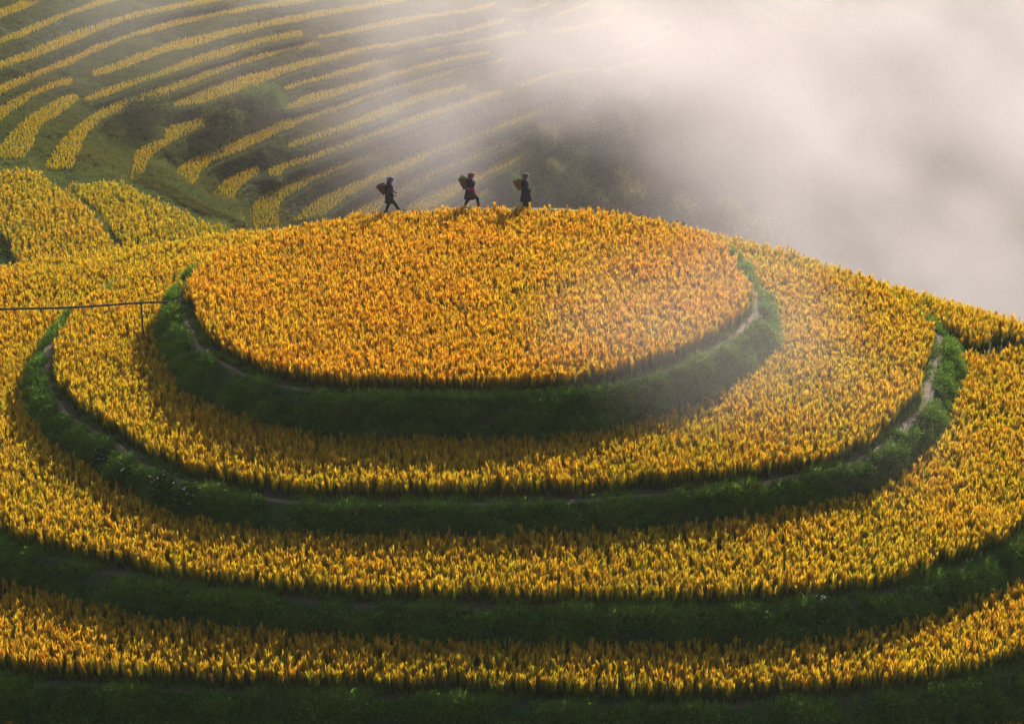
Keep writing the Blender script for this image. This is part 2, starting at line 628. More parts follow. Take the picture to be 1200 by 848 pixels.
def rice_field(label, poly, z, holes=(), inset=.55, sp=.235, tone0=.5, scale=1.0, lean=(0, 0)):
    q = jitter_grid(poly, sp)
    for h in holes:
        q = q[~inside(h, q)]
    near = np.concatenate([poly] + list(holes))
    d = dist_to(poly, q)
    edge = inset + 0.16 * fbm(q[:, 0], q[:, 1], .9, 3.3)
    q = q[d > edge]
    pz = np.full(len(q), z)
    big = fbm(q[:, 0], q[:, 1], .10, 11.0)
    mid = fbm(q[:, 0], q[:, 1], .45, 5.0)
    tone = tone0 + .16 * big + .12 * mid + rng.normal(0, .13, len(q))
    s = scale * (1 + .10 * mid + rng.normal(0, .09, len(q)))
    keep = rng.random(len(q)) > .02 + .10 * (fbm(q[:, 0], q[:, 1], .8, 21.0) > .42)
    o = scatter('rice_crop', np.column_stack([q, pz])[keep], C_RICE, s[keep], tone[keep], .13, lean)
    return tag(o, label, 'rice')


def foot(i):
    """Outline of terrace i's bank where it meets the next terrace."""
    return P[i] + outward(P[i]) * (FLARE - .02)


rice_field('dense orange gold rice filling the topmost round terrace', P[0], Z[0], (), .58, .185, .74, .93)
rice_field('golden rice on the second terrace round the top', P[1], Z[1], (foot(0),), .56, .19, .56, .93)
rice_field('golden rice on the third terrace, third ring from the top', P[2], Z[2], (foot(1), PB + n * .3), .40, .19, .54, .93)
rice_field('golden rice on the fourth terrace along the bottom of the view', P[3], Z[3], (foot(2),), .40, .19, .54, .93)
rice_field('rice on the lowest terrace, at the bottom edge of the view', P[4], Z[4], (foot(3),), .7, .34, .45)
rice_field('rice on the small wedge terrace at the right behind the second one', PB, PB_Z, (), .35, .24, .55)


def bank_plants(i, label, sp_n, coll, tone0, smin, smax, up=1.0, t0=0.0, t1=1.0):
    O, nn = P[i], outward(P[i])
    m = len(O)
    seg = np.linalg.norm(np.roll(O, -1, 0) - O, axis=1)
    cum = np.cumsum(seg)
    L = cum[-1]
    drop = Z[i] - Z[i + 1]
    N = int(L * sp_n)
    s = rng.uniform(0, L, N)
    k = np.searchsorted(cum, s)
    k = np.minimum(k, m - 1)
    f = ((cum[k] - s) / seg[k])[:, None]
    q = O[k] * f + O[(k + 1) % m] * (1 - f)
    nq = nn[k]
    t = rng.uniform(t0, t1, N)
    off = FLARE * (0.25 * np.maximum(t, 0) + 0.75 * np.maximum(t, 0) ** 1.6) + np.where(t < 0, t * 1.0, 0)
    xy = q + nq * (off + np.where(t > .06, .10, 0) + rng.normal(0, .06, N))[:, None]
    z = Z[i] - drop * np.maximum(t, 0) - .02
    front = xy[:, 1] < 16
    if i < 2:
        front &= ~((t < -.02) & (t > -.40) & (rng.random(N) < np.where(xy[:, 0] > 4, .98, .92)))
    mid = fbm(xy[:, 0], z * 1.5 + xy[:, 1], .7, i * 7.0)
    keep = front & (rng.random(N) < .62 + .9 * mid)
    xy, z, mid, nq, t = xy[keep], z[keep], mid[keep], nq[keep], t[keep]
    n_ = len(z)
    me_t = np.clip(tone0 + .3 * mid + rng.normal(0, .15, n_), 0, 1)
    o = scatter(label[0], np.column_stack([xy, z]), coll, rng.uniform(smin, smax, n_) * up * (1 + .5 * mid), me_t, .25)
    # lean the plants out of the bank
    az = np.arctan2(nq[:, 1], nq[:, 0])
    tl = np.clip(np.where(t > .06, 0.55, 0.1) + rng.normal(0, .25, n_), -.3, 1.2)
    spin = rng.uniform(0, 6.283, n_)
    E = []
    for a, b, c in zip(az, tl, spin):
        qn = Quaternion((0, 0, 1), a) @ Quaternion((0, 1, 0), b) @ Quaternion((0, 0, 1), c)
        e = qn.to_euler()
        E.append((e.x, e.y, e.z))
    o.data.attributes['rot'].data.foreach_set('vector', np.array(E, np.float32).ravel())
    return tag(o, label[1], label[2])


ring = ['the top terrace', 'the second terrace', 'the third terrace', 'the fourth terrace']
for i in range(4):
    dr = Z[i] - Z[i + 1]
    bank_plants(i, ('bank_grass', 'short dark green grass clothing the bank of ' + ring[i], 'grass'), 120 * dr, C_GRASS, .45, .7, 1.5)
    bank_plants(i, ('bank_weeds', 'low leafy weeds growing on the bank of ' + ring[i], 'weeds'), 55 * dr, C_WEED, .4, .7, 1.5)
    bank_plants(i, ('lip_grass', 'grass tufts edging the lip of ' + ring[i], 'grass'), (75, 70, 90, 90)[i], C_GRASS, .55, .5, 1.0, 1.0, -.75, .06)

# ---------------------------------------------------------------- the far hillside and its rice bands
RH = 0.6          # height of the rice on the far bands
BANDS = [
 (-6.4, [(-40,17),(-20,12),(0,7),(17,2),(25,-2)], [(-40,32),(-20,24),(0,17),(20,11),(40,3),(50,-2)]),
 (-7.2, [(-40,54),(-20,47),(0,41),(22,33),(50,21),(70,14),(93,6),(110,0),(120,-4)], [(-40,62),(-20,54),(0,47),(25,39),(50,29),(63,23),(75,17),(93,11),(125,2),(140,-3)]),
 (-8.0, [(-40,81),(-20,75),(0,69),(25,60),(55,47),(83,36),(117,24),(150,14),(200,3),(225,-1),(240,-5)], [(-40,89),(-20,82),(0,76),(30,67),(55,58),(83,47),(117,32),(150,20),(200,8),(240,2),(262,-3)]),
 (-8.8, [(-40,119),(-20,108),(0,97),(17,90),(42,80),(67,70),(87,62),(107,52),(123,46),(147,39),(167,32),(200,22),(250,12),(300,3),(325,-1),(340,-4)],
        [(-40,127),(-20,117),(0,107),(17,98),(42,87),(67,77),(93,67),(107,59),(133,48),(150,42),(200,29),(250,17),(300,8),(347,2),(370,-3)]),
 (-9.4, [(-40,148),(-20,135),(0,123),(22,110),(45,100),(67,91),(78,88),(85,90)], [(-40,163),(-20,150),(0,138),(17,123),(30,115),(50,104),(67,98),(82,95),(86,92)]),
 (-9.4, [(107,81),(133,72),(167,58),(200,47),(242,37),(283,28),(325,19),(358,13),(400,6),(430,2),(455,-3)],
        [(108,86),(127,82),(150,75),(175,65),(200,57),(225,52),(250,44),(300,32),(333,25),(367,19),(400,12),(433,6),(463,1),(480,-3)]),
 (-9.9, [(-40,192),(-15,178),(0,167),(8,158),(17,148),(30,135),(47,124),(63,115),(80,109),(90,108)], [(-40,195),(-15,183),(0,181),(27,180),(33,172),(40,162),(45,148),(55,139),(67,132),(83,120),(93,112)]),
 (-9.9, [(98,112),(117,103),(142,94),(167,87),(200,75),(233,62),(267,52),(300,43),(333,36),(353,33)], [(100,115),(120,110),(142,102),(167,93),(200,82),(233,71),(267,61),(300,50),(333,43),(357,38)]),
 (-10.3, [(370,39),(400,34),(433,26),(467,19),(500,14),(533,10),(567,3),(580,0)], [(372,42),(400,38),(433,32),(467,26),(500,19),(533,14),(567,8),(582,3)]),
 (-10.6, [(52,190),(58,182),(65,170),(73,160),(83,150),(95,140),(107,131),(133,118),(158,110),(183,101),(200,96),(233,82),(267,70),(300,62),(333,53),(367,46),(373,47)],
         [(54,193),(70,193),(85,191),(88,180),(93,172),(98,160),(105,150),(117,138),(127,132),(150,123),(175,113),(200,104),(233,92),(267,78),(300,68),(333,58),(367,51),(374,50)]),
 (-11.3, [(203,118),(225,108),(250,98),(283,87),(317,78),(350,70),(400,58),(430,51),(457,48),(483,43),(517,37),(550,30),(583,20),(600,16)],
         [(205,122),(233,118),(250,113),(270,107),(283,102),(300,96),(317,90),(342,79),(367,73),(400,64),(433,55),(457,52),(483,47),(517,41),(550,34),(583,25),(600,20)]),
 (-12.1, [(332,99),(350,93),(375,86),(400,79),(433,69),(467,60),(500,54),(533,48),(567,42),(600,34),(615,32)], [(333,102),(350,97),(375,91),(400,85),(433,76),(467,65),(500,58),(533,52),(567,46),(600,39),(616,36)]),
 (-12.3, [(152,206),(155,193),(158,177),(175,165),(193,157),(194,148),(200,144),(225,138),(250,131),(275,126),(290,127)], [(168,207),(170,193),(177,180),(192,168),(200,163),(210,158),(225,152),(240,145),(245,140),(258,135),(280,131),(291,129)]),
 (-12.8, [(325,123),(342,117),(358,109),(383,102),(400,99),(433,90),(467,80),(500,71),(533,64),(567,58),(575,57)], [(327,126),(342,124),(367,117),(400,107),(433,96),(467,85),(500,76),(533,68),(567,62),(575,60)]),
 (-13.5, [(200,206),(210,193),(225,183),(250,175),(275,163),(300,152),(317,145),(333,138),(350,131),(367,126),(400,117),(433,104),(467,95),(500,86),(533,77),(567,69),(592,65)],
         [(202,214),(212,222),(218,220),(230,207),(238,195),(250,185),(270,177),(290,169),(308,160),(327,152),(350,142),(377,132),(400,124),(433,112),(467,101),(500,92),(533,81),(567,73),(593,68)]),
 (-14.2, [(337,166),(350,160),(367,154),(400,143),(433,129),(467,117),(500,105),(525,100),(545,97)], [(338,169),(350,167),(367,161),(400,150),(425,142),(450,133),(467,126),(500,113),(525,106),(545,101)]),
 (-15.0, [(258,247),(243,235),(250,223),(258,213),(267,205),(283,197),(300,190),(303,194)], [(291,259),(280,245),(275,232),(278,220),(287,210),(297,203),(301,200),(304,197)]),
 (-15.0, [(313,197),(333,188),(367,177),(400,163),(433,150),(467,139),(500,128),(533,117),(567,107),(588,103)], [(315,201),(328,202),(333,195),(367,183),(400,171),(433,158),(467,147),(492,138),(517,130),(550,119),(583,108),(590,106)]),
 (-15.2, [(605,97),(622,91),(655,81),(700,76)], [(605,101),(622,95),(655,85),(700,79)]),
 (-16.1, [(297,262),(293,247),(297,237),(310,223),(333,212),(367,198),(400,185),(433,172),(467,158),(500,145),(533,135),(560,126),(572,122)],
         [(327,259),(325,247),(328,233),(338,225),(350,218),(367,208),(383,201),(400,195),(433,179),(467,166),(500,153),(533,142),(560,131),(573,126)]),
 (-17.3, [(338,256),(358,240),(375,228),(392,220),(417,210),(433,202),(458,190),(483,178),(517,165),(550,152),(583,139),(600,132),(625,125),(650,117),(675,107)],
         [(380,248),(400,232),(425,217),(450,205),(483,190),(508,178),(533,168),(567,154),(600,143),(625,134),(650,124),(678,111)]),
 (-18.5, [(400,248),(425,233),(443,223),(462,213),(500,195),(533,182),(567,168),(600,155),(633,143),(660,135)], [(435,250),(450,236),(467,223),(500,205),(533,191),(567,178),(600,163),(633,151),(665,140)]),
 (-19.7, [(465,242),(500,223),(533,207),(567,190),(600,175),(625,165)], [(498,243),(515,236),(533,225),(567,204),(592,193),(610,182),(628,170)]),
 (-20.7, [(530,241),(555,223),(565,217),(572,215)], [(545,246),(558,230),(568,225),(573,220)]),
 (-10.7, [(598,8),(622,7),(642,1)], [(598,11),(622,10),(642,4)]),
 (-11.8, [(607,25),(637,18),(667,8),(690,0)], [(607,29),(637,22),(667,12),(690,4)]),
 (-12.5, [(645,33),(675,28),(700,22),(712,19),(727,3)], [(645,37),(675,32),(700,27),(716,24),(730,8)]),
 (-13.8, [(717,46),(742,38),(767,26),(785,20)], [(717,50),(742,42),(767,30),(785,24)]),
 (-14.5, [(707,61),(750,48),(790,31)], [(707,65),(750,52),(790,35)]),
 (-15.4, [(703,76),(713,78),(725,74),(758,65)], [(703,80),(713,83),(725,79),(758,70)]),
]
FIELDS = [
 (-8.5, [(-40,199),(0,197),(20,196),(40,195),(52,202),(63,213),(67,218),(78,221),(93,232),(107,243),(115,253),(124,269),(140,285),(152,303),(150,340),(90,352),(40,352),(40,320),(22,305),(10,278),(0,266),(-40,255)]),
 (-10.0, [(83,215),(100,212),(117,210),(142,209),(153,217),(167,223),(200,238),(217,246),(238,255),(255,259),(272,272),(290,290),(270,310),(160,330),(160,303),(148,284),(133,269),(122,252),(112,240)]),
 (-8.7, [(-40,264),(-4,275),(8,290),(16,305),(20,330),(-40,330)]),
]
GPATH = (-11.6, [(165,211),(190,214),(210,226),(235,240),(262,252),(285,262)], [(157,215),(170,221),(200,234),(222,245),(243,253),(262,261),(276,272)])

hp, hz, hedges = [], [], []       # pixels (only to triangulate), heights, edges


def add_line(px, z, close=False):
    st = len(hp)
    for k, q in enumerate(px):
        hp.append((float(q[0]), float(q[1])))
        hz.append(z if np.isscalar(z) else z[k])
        if k:
            hedges.append((st + k - 1, st + k))
    if close:
        hedges.append((len(hp) - 1, st))


def smooth_px(line, step=5.0, amp=.5, seed=0):
    q = curve(line, False, step)
    w = np.array([noise.noise(Vector((a * .06, b * .06, seed))) for a, b in q]) * amp * 2
    q[:, 1] += w
    return q


def on_ground(q, z, h, dy=0.0):
    """Rice-top pixels -> the ground points below them, and those points' pixels."""
    g = np.array([[*at(a, b, z + h)[:2], z] for a, b in q])
    p = proj(g)
    p[:, 1] += dy
    return g, p


band_polys = []
for i, (z, U, L) in enumerate(BANDS):
    qu, ql = smooth_px(U, 5, .8, i), smooth_px(L, 5, .8, i + 50)
    gu, pu = on_ground(qu, z, RH)
    gl, pl = on_ground(ql, z, RH)
    band_polys.append((z, np.concatenate([gl[:, :2], gu[::-1, :2]])))
    pl2 = pl + np.array([0.6, 1.6])
    add_line(np.concatenate([pl2, pu[::-1] - np.array([0, .5])]), z, True)
field_polys = []
for i, (z, Q) in enumerate(FIELDS):
    q = curve(Q, True, 6.0)
    g, p = on_ground(q, z, .8)
    field_polys.append((z, g[:, :2]))
    c = p.mean(0)
    add_line(p + (p - c) / np.linalg.norm(p - c, axis=1, keepdims=True) * .8, z, True)
zz, ga, gb = GPATH
qa, qb = smooth_px(ga, 6, .3, 91), smooth_px(gb, 6, .3, 92)
add_line(np.concatenate([qb, qa[::-1]]), zz, True)
# open slopes round the bands, outside the frame and down into the misty valley
for x, y, z in [(720,110,-17.2),(760,100,-17),(800,80,-16.5),(850,60,-16.4),(900,30,-15),(1000,50,-17.5),(1100,30,-17),(1200,20,-17),(1300,20,-17),
                (690,165,-20.2),(740,160,-20.5),(800,150,-21),(880,140,-21.5),(1000,150,-23),(1100,150,-25),(1200,150,-27),(1320,150,-28),
                (620,225,-22.5),(650,200,-21.8),(700,220,-24),(760,230,-25.5),(840,250,-27.5),(900,240,-27),(1000,240,-28),(1100,250,-30),(1200,270,-32),(1320,280,-34),
                (580,235,-21.9),(560,262,-22.5),(640,290,-26),(760,300,-30),(900,330,-32),(1050,370,-34),(1200,420,-35),(1320,440,-36),(500,290,-22),(420,290,-19.5),(350,300,-17.5),(300,330,-13),
                (800,380,-32),(600,360,-26),(450,350,-20),(150,400,-10.5),(-60,400,-9.5),(-160,330,-9),(300,420,-14),
                (700,-30,-11),(800,-20,-11),(900,-40,-11),(1050,-40,-13),(1200,-60,-13),(1320,-60,-13),
                (-160,240,-8.2),(-160,150,-7),(-160,60,-4.5),(-160,-60,-2.5),(0,-40,-3.9),(100,-50,-4.8),(200,-45,-6),(300,-45,-7.2),(420,-45,-8),(520,-40,-8.6),(620,-40,-9.4),
                (-160,-200,5),(0,-200,4.5),(200,-200,4),(400,-200,3.5),(600,-200,3),(800,-200,2),(1000,-200,1),(1200,-200,1),(1320,-200,0),
                (-160,-330,14),(100,-330,14),(400,-330,13),(700,-330,12),(1000,-330,11),(1320,-330,10),
                (120,152,-11.0),(130,175,-11.5),(120,195,-11.6),(140,203,-11.9),(105,205,-11.2),(170,140,-11.4),(240,165,-12.9),(190,185,-12.7),(330,130,-12.4)]:
    hp.append((x, y)); hz.append(z)
co, ed, fa, ov, oe, of = delaunay_2d_cdt([Vector(p) for p in hp], hedges, [], 0, 1e-4)
hpn = np.array(hp)
HV = []
for v, src in zip(co, ov):
    z = hz[src[0]] if src else hz[int(np.argmin(((hpn - np.array(v)) ** 2).sum(1)))]
    HV.append(at(v[0], v[1], z))
HV = np.array(HV)
HF = [tuple(f) for f in fa]
# refine the open slopes so they are not facets: split long triangles and roughen the new points
CP = np.array([(v[0], v[1]) for v in co])
bm = bmesh.new()
bv = [bm.verts.new(v) for v in HV]
for f in HF:
    try:
        bm.faces.new([bv[k] for k in f])
    except ValueError:
        pass
n_orig = len(bv)
for rnd in range(3):
    es = [e for e in bm.edges if e.calc_length() > (7, 4, 2.6)[rnd]]
    r = bmesh.ops.subdivide_edges(bm, edges=es, cuts=1)
    bmesh.ops.triangulate(bm, faces=bm.faces[:])
bm.normal_update()
bm.verts.ensure_lookup_table()
for v in bm.verts[n_orig:]:
    a = noise.fractal(v.co * .22, 1.0, 2.0, 4)
    v.co += Vector((0, -.1, .35)) * a
me = bpy.data.meshes.new('hillside')
bm.to_mesh(me)
bm.free()
hill = tag(link('hillside', me, M_HILL), 'far hillside cut into curving rice terraces, fading into mist', kind='structure')
hill_me = me

# rice on the bands
pts, tones, scs = [], [], []
for i, (z, poly) in enumerate(band_polys):
    q = jitter_grid(poly, .23)
    if len(q) == 0: continue
    pts.append(np.column_stack([q, np.full(len(q), z)]))
    b = fbm(q[:, 0], q[:, 1], .12, 31.0)
    tones.append(.40 + .16 * b + rng.normal(0, .1, len(q)))
    scs.append(.58 * (1 + rng.normal(0, .1, len(q))))
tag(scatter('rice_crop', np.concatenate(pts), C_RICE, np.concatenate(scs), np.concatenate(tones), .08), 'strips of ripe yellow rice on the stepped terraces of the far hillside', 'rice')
for (z, poly), lab, tn in zip(field_polys[:2], ('orange gold rice field at the left edge, beyond the round hill', 'yellow green rice field beside the grassy path at the left'), (.52, .40)):
    rice_field(lab, poly, z, (), .1, .29, tn, .95)

# thin grassy lips along the front of the bands
lp = []
for z, poly in band_polys:
    half = poly[:len(poly) // 2]
    for a_, b_ in zip(half[:-1], half[1:]):
        L_ = np.linalg.norm(b_ - a_)
        for t_ in rng.random(max(1, int(L_ * 5))):
            q_ = a_ * (1 - t_) + b_ * t_ + np.array([.25, -.3]) * rng.uniform(.6, 1.5)
            lp.append((q_[0], q_[1], z - .12))
lp = np.array(lp)
tag(scatter('lip_grass', lp, C_DRY, rng.uniform(.7, 1.3, len(lp)), rng.normal(.42, .15, len(lp)), .2), 'thin lines of pale grass along the lips of the far terraces', 'grass')

# weeds on the risers and open slopes
tri = np.array([[v for v in p.vertices] for p in me.polygons])
VV = np.array([v.co[:] for v in me.vertices])
A, B, C_ = VV[tri[:, 0]], VV[tri[:, 1]], VV[tri[:, 2]]
cen = (A + B + C_) / 3
pc = proj(cen)
area = np.linalg.norm(np.cross(B - A, C_ - A), axis=1) / 2
ok = (pc[:, 0] > -120) & (pc[:, 0] < 1320) & (pc[:, 1] > -25) & (pc[:, 1] < 300)
w = area * ok * np.where(pc[:, 0] > 800, .25, 1.0)
N = 230000
pick = rng.choice(len(tri), N, p=w / w.sum())
r1, r2 = np.sqrt(rng.random(N))[:, None], rng.random(N)[:, None]
q = A[pick] * (1 - r1) + B[pick] * r1 * (1 - r2) + C_[pick] * r1 * r2
for z, poly in band_polys + field_polys[:2]:
    q = q[~(inside(poly, q[:, :2]) & (np.abs(q[:, 2] - z) < .25))]
den = fbm(q[:, 0], q[:, 1], .10, 41.0)
q, den = q[rng.random(len(q)) < 1.1 + .5 * den], None
den = fbm(q[:, 0], q[:, 1], .10, 41.0)
pq = proj(q)
dry = np.clip((pq[:, 0] - 150) / 250, 0, 1)
sc_ = np.clip(.55 + .35 * den + rng.normal(0, .12, len(q)), .25, 1.2)
q[:, 2] -= .05
tag(scatter('slope_weeds', q, C_HILL, sc_ * .85, np.clip(.38 + .3 * dry + .3 * den + rng.normal(0, .12, len(q)), 0, 1), .3), 'rough grass and weeds on the risers of the far hillside', 'weeds')

# grassy path beside the left field
ga_, gb_ = np.array([at(a, b, zz + .06) for a, b in qa]), np.array([at(a, b, zz + .06) for a, b in qb])
m = 14
ta, tb = [np.array([np.interp(np.linspace(0, 1, m), np.linspace(0, 1, len(g)), g[:, k]) for k in range(3)]).T for g in (ga_, gb_)]
V = [tuple(v) for pr in zip(ta, (ta * .6 + tb * .4) + np.array([0, 0, .08]), tb) for v in pr]
F = [(3 * k + s, 3 * k + s + 1, 3 * k + s + 4, 3 * k + s + 3) for k in range(m - 1) for s in range(2)]
tag(link('grassy_path', mesh_from('grassy_path', V, F, True), M_GRASSPATH), 'green grassy path running down beside the left rice field', kind='structure')
kk = rng.random((900, 2))
ii = (kk[:, 0] * (m - 1.001)).astype(int)
fr = (kk[:, 0] * (m - 1.001) - ii)[:, None]
q = (ta[ii] * (1 - fr) + ta[ii + 1] * fr) * (1 - kk[:, 1:]) + (tb[ii] * (1 - fr) + tb[ii + 1] * fr) * kk[:, 1:]
tag(scatter('path_grass', q, C_DRY, rng.uniform(.8, 1.6, len(q)), rng.normal(.35, .15, len(q)), .2), 'pale green grass growing on the path by the left field', 'grass')

# the valley floor and the land beyond, out to the horizon
V, F = [], []
nr = 40
rad = [0, 60, 140, 260, 420, 800, 1600, 3000]
V.append((0, 120, -48))
for r in rad[1:]:
    for k in range(nr):
        a = 2 * math.pi * k / nr
        V.append((r * math.cos(a), 120 + r * math.sin(a), -48 + (0 if r < 300 else 6 * noise.noise(Vector((a * 2, r * .01, 0))))))
for k in range(nr):
    F.append((0, 1 + k, 1 + (k + 1) % nr))
for j in range(len(rad) - 2):
    for k in range(nr):
        a, b = 1 + j * nr + k, 1 + j * nr + (k + 1) % nr
        F.append((a, a + nr, b + nr, b))
tag(link('ground', mesh_from('ground', V, F), M_HILL), 'valley floor and land out to the horizon', kind='structure')

# ---------------------------------------------------------------- air and mist
def box(name, lo, hi):
    V = [(x, y, z) for x in (lo[0], hi[0]) for y in (lo[1], hi[1]) for z in (lo[2], hi[2])]
    F = [(0, 1, 3, 2), (4, 6, 7, 5), (0, 4, 5, 1), (2, 3, 7, 6), (0, 2, 6, 4), (1, 5, 7, 3)]
    return mesh_from(name, V, F)


MIST_LO, MIST_HI = (-75, -32, -47), (190, 300, 24)
m, nt, out = new_mat('drifting_mist')
N, Lk = nt.nodes, nt.links
geo = N.new('ShaderNodeNewGeometry')


def math_node(op, a, b=None, c=None):
    x = N.new('ShaderNodeMath')
    x.operation = op
    for s, v in zip(x.inputs, (a, b, c)):
        if v is None: continue
        if isinstance(v, (int, float)): s.default_value = v
        else: Lk.new(v, s)
    return x.outputs[0]


def maprange(v, a, b, c=0.0, d=1.0):
    x = N.new('ShaderNodeMapRange')
    x.interpolation_type = 'SMOOTHSTEP'
    Lk.new(v, x.inputs[0])
    for s, q in zip(x.inputs[1:5], (a, b, c, d)): s.default_value = q
    return x.outputs[0]


sep = N.new('ShaderNodeSeparateXYZ')
Lk.new(geo.outputs['Position'], sep.inputs[0])
mp = N.new('ShaderNodeMapping')
Lk.new(geo.outputs['Position'], mp.inputs[0])
mp.inputs['Scale'].default_value = (1.0, .55, 1.25)
mp.inputs['Rotation'].default_value = (0.0, 0.35, -0.3)
nz = N.new('ShaderNodeTexNoise')
nz.inputs['Scale'].default_value = 0.045
nz.inputs['Detail'].default_value = 4.0
nz.inputs['Roughness'].default_value = .5
Lk.new(mp.outputs[0], nz.inputs['Vector'])
# thick over the valley on the right, thinning to nothing over the slope on the left
side = maprange(sep.outputs[0], -36, 36)
side = math_node('POWER', side, 1.8)
near = maprange(sep.outputs[1], 22, 60)
far = maprange(sep.outputs[1], 215, 135)
top = maprange(sep.outputs[2], 10, -14)
right = maprange(sep.outputs[0], 186, 120)
lump = maprange(nz.outputs[0], .37, .63, .10, 2.0)
d = math_node('MULTIPLY', side, near)
for f in (far, top, right, lump):
    d = math_node('MULTIPLY', d, f)
d = math_node('MULTIPLY', d, 0.0085)


def plume(centre, radii, roll, strength):
    """A soft-edged denser bank of mist: an ellipsoid of its own place and size."""
    x = N.new('ShaderNodeMapping')
    x.vector_type = 'TEXTURE'
    x.inputs['Location'].default_value = centre
    x.inputs['Rotation'].default_value = roll
    x.inputs['Scale'].default_value = radii
    Lk.new(warp, x.inputs[0])
    ln = N.new('ShaderNodeVectorMath')
    ln.operation = 'LENGTH'
    Lk.new(x.outputs[0], ln.inputs[0])
    return math_node('MULTIPLY', maprange(ln.outputs['Value'], 1.0, 0.1), strength)


wn_ = N.new('ShaderNodeTexNoise')
wn_.inputs['Scale'].default_value = .05
wn_.inputs['Detail'].default_value = 3
Lk.new(geo.outputs['Position'], wn_.inputs['Vector'])
sub = N.new('ShaderNodeVectorMath'); sub.operation = 'MULTIPLY_ADD'
Lk.new(wn_.outputs['Color'], sub.inputs[0])
sub.inputs[1].default_value = (26, 26, 18)
Lk.new(geo.outputs['Position'], sub.inputs[2])
sh_ = N.new('ShaderNodeVectorMath'); sh_.operation = 'SUBTRACT'
Lk.new(sub.outputs[0], sh_.inputs[0])
sh_.inputs[1].default_value = (13, 13, 9)
warp = sh_.outputs[0]
for c, r, ro, st in [((36, 104, -6), (34, 30, 7.5), (0, .05, 0), .010),
                     ((28, 72, -15), (24, 30, 9), (0, .75, 0), .030),
                     ((6, 92, -11), (25, 40, 12), (0, .1, 0), .026),
                     ((60, 110, -20), (30, 40, 16), (0, 0, 0), .007),
                     ((-14, 122, -7), (42, 62, 15), (0, 0, 0), .009),
                     ((10.5, -9, .4), (8.0, 10, 5.5), (0, .5, 0), .011)]:
    d = math_node('ADD', d, math_node('MULTIPLY', plume(c, r, ro, st), lump))
pv = N.new('ShaderNodeVolumePrincipled')
pv.inputs['Color'].default_value = (.76, .735, .795, 1)
pv.inputs['Anisotropy'].default_value = .3
Lk.new(d, pv.inputs['Density'])
Lk.new(pv.outputs[0], out.inputs['Volume'])
tag(link('mist', box('mist', MIST_LO, MIST_HI), m), 'thick pale mist drifting up the valley on the right', kind='stuff')
m.cycles.volume_step_rate = 0.9 if hasattr(m, 'cycles') and hasattr(m.cycles, 'volume_step_rate') else 1
print('step', getattr(m.cycles, 'volume_step_rate', None) if hasattr(m, 'cycles') else None)

m, nt, out = new_mat('thin_haze')
pv = nt.nodes.new('ShaderNodeVolumePrincipled')
pv.inputs['Color'].default_value = (.95, .92, .92, 1)
pv.inputs['Anisotropy'].default_value = .35
pv.inputs['Density'].default_value = 0.00012
nt.links.new(pv.outputs[0], out.inputs['Volume'])
HAZE = link('haze', box('haze', (-420, -130, -56), (430, 420, 42)), m)
tag(HAZE, 'thin sunlit haze over the whole valley', kind='stuff')

# ---------------------------------------------------------------- shrubs and weeds one can pick out
def foliage_material(name, lo, hi, trans=.45):
    m, nt, out = new_mat(name)
    h = attr(nt, 'h')
    r = ramp(nt, [(0.0, lo), (1.0, hi)])
    nt.links.new(h.outputs['Fac'], r.inputs[0])
    leafy(nt, out, r.outputs[0], trans)
    return m


M_F = {'bright': foliage_material('bright_leaves', (0.07, 0.13, 0.02), (0.16, 0.26, 0.04)),
       'dull': foliage_material('dull_leaves', (0.045, 0.06, 0.022), (0.11, 0.13, 0.05)),
       'pale': foliage_material('pale_leaves', (0.14, 0.14, 0.05), (0.40, 0.37, 0.16)),
       'dark': foliage_material('dark_leaves', (0.022, 0.05, 0.012), (0.06, 0.12, 0.02))}
M_STEM = simple_material('woody_stem', (0.10, 0.075, 0.05), .9)
M_PETAL = simple_material('white_petal', (0.75, 0.76, 0.72), .7, .05)


def tube(bm, pts, radii, seg=6):
    rings = []
    pts = [Vector(p) for p in pts]
    for i, p in enumerate(pts):
        t = (pts[min(i + 1, len(pts) - 1)] - pts[max(i - 1, 0)]).normalized()
        u = t.orthogonal().normalized() if abs(t.z) > .99 else t.cross(Vector((0, 0, 1))).normalized()
        v = t.cross(u)
        rings.append([bm.verts.new(p + (u * math.cos(2 * math.pi * k / seg) + v * math.sin(2 * math.pi * k / seg)) * radii[i]) for k in range(seg)])
    for a, b in zip(rings, rings[1:]):
        for k in range(seg):
            bm.faces.new((a[k], a[(k + 1) % seg], b[(k + 1) % seg], b[k]))
    bm.faces.new(rings[0][::-1])
    bm.faces.new(rings[-1])


def bm_mesh(name, bm, smooth=True):
    bmesh.ops.recalc_face_normals(bm, faces=bm.faces[:])
    me = bpy.data.meshes.new(name)
    bm.to_mesh(me)
    bm.free()
    if smooth:
        me.polygons.foreach_set('use_smooth', [True] * len(me.polygons))
    return me


SHRUB_ME = {}


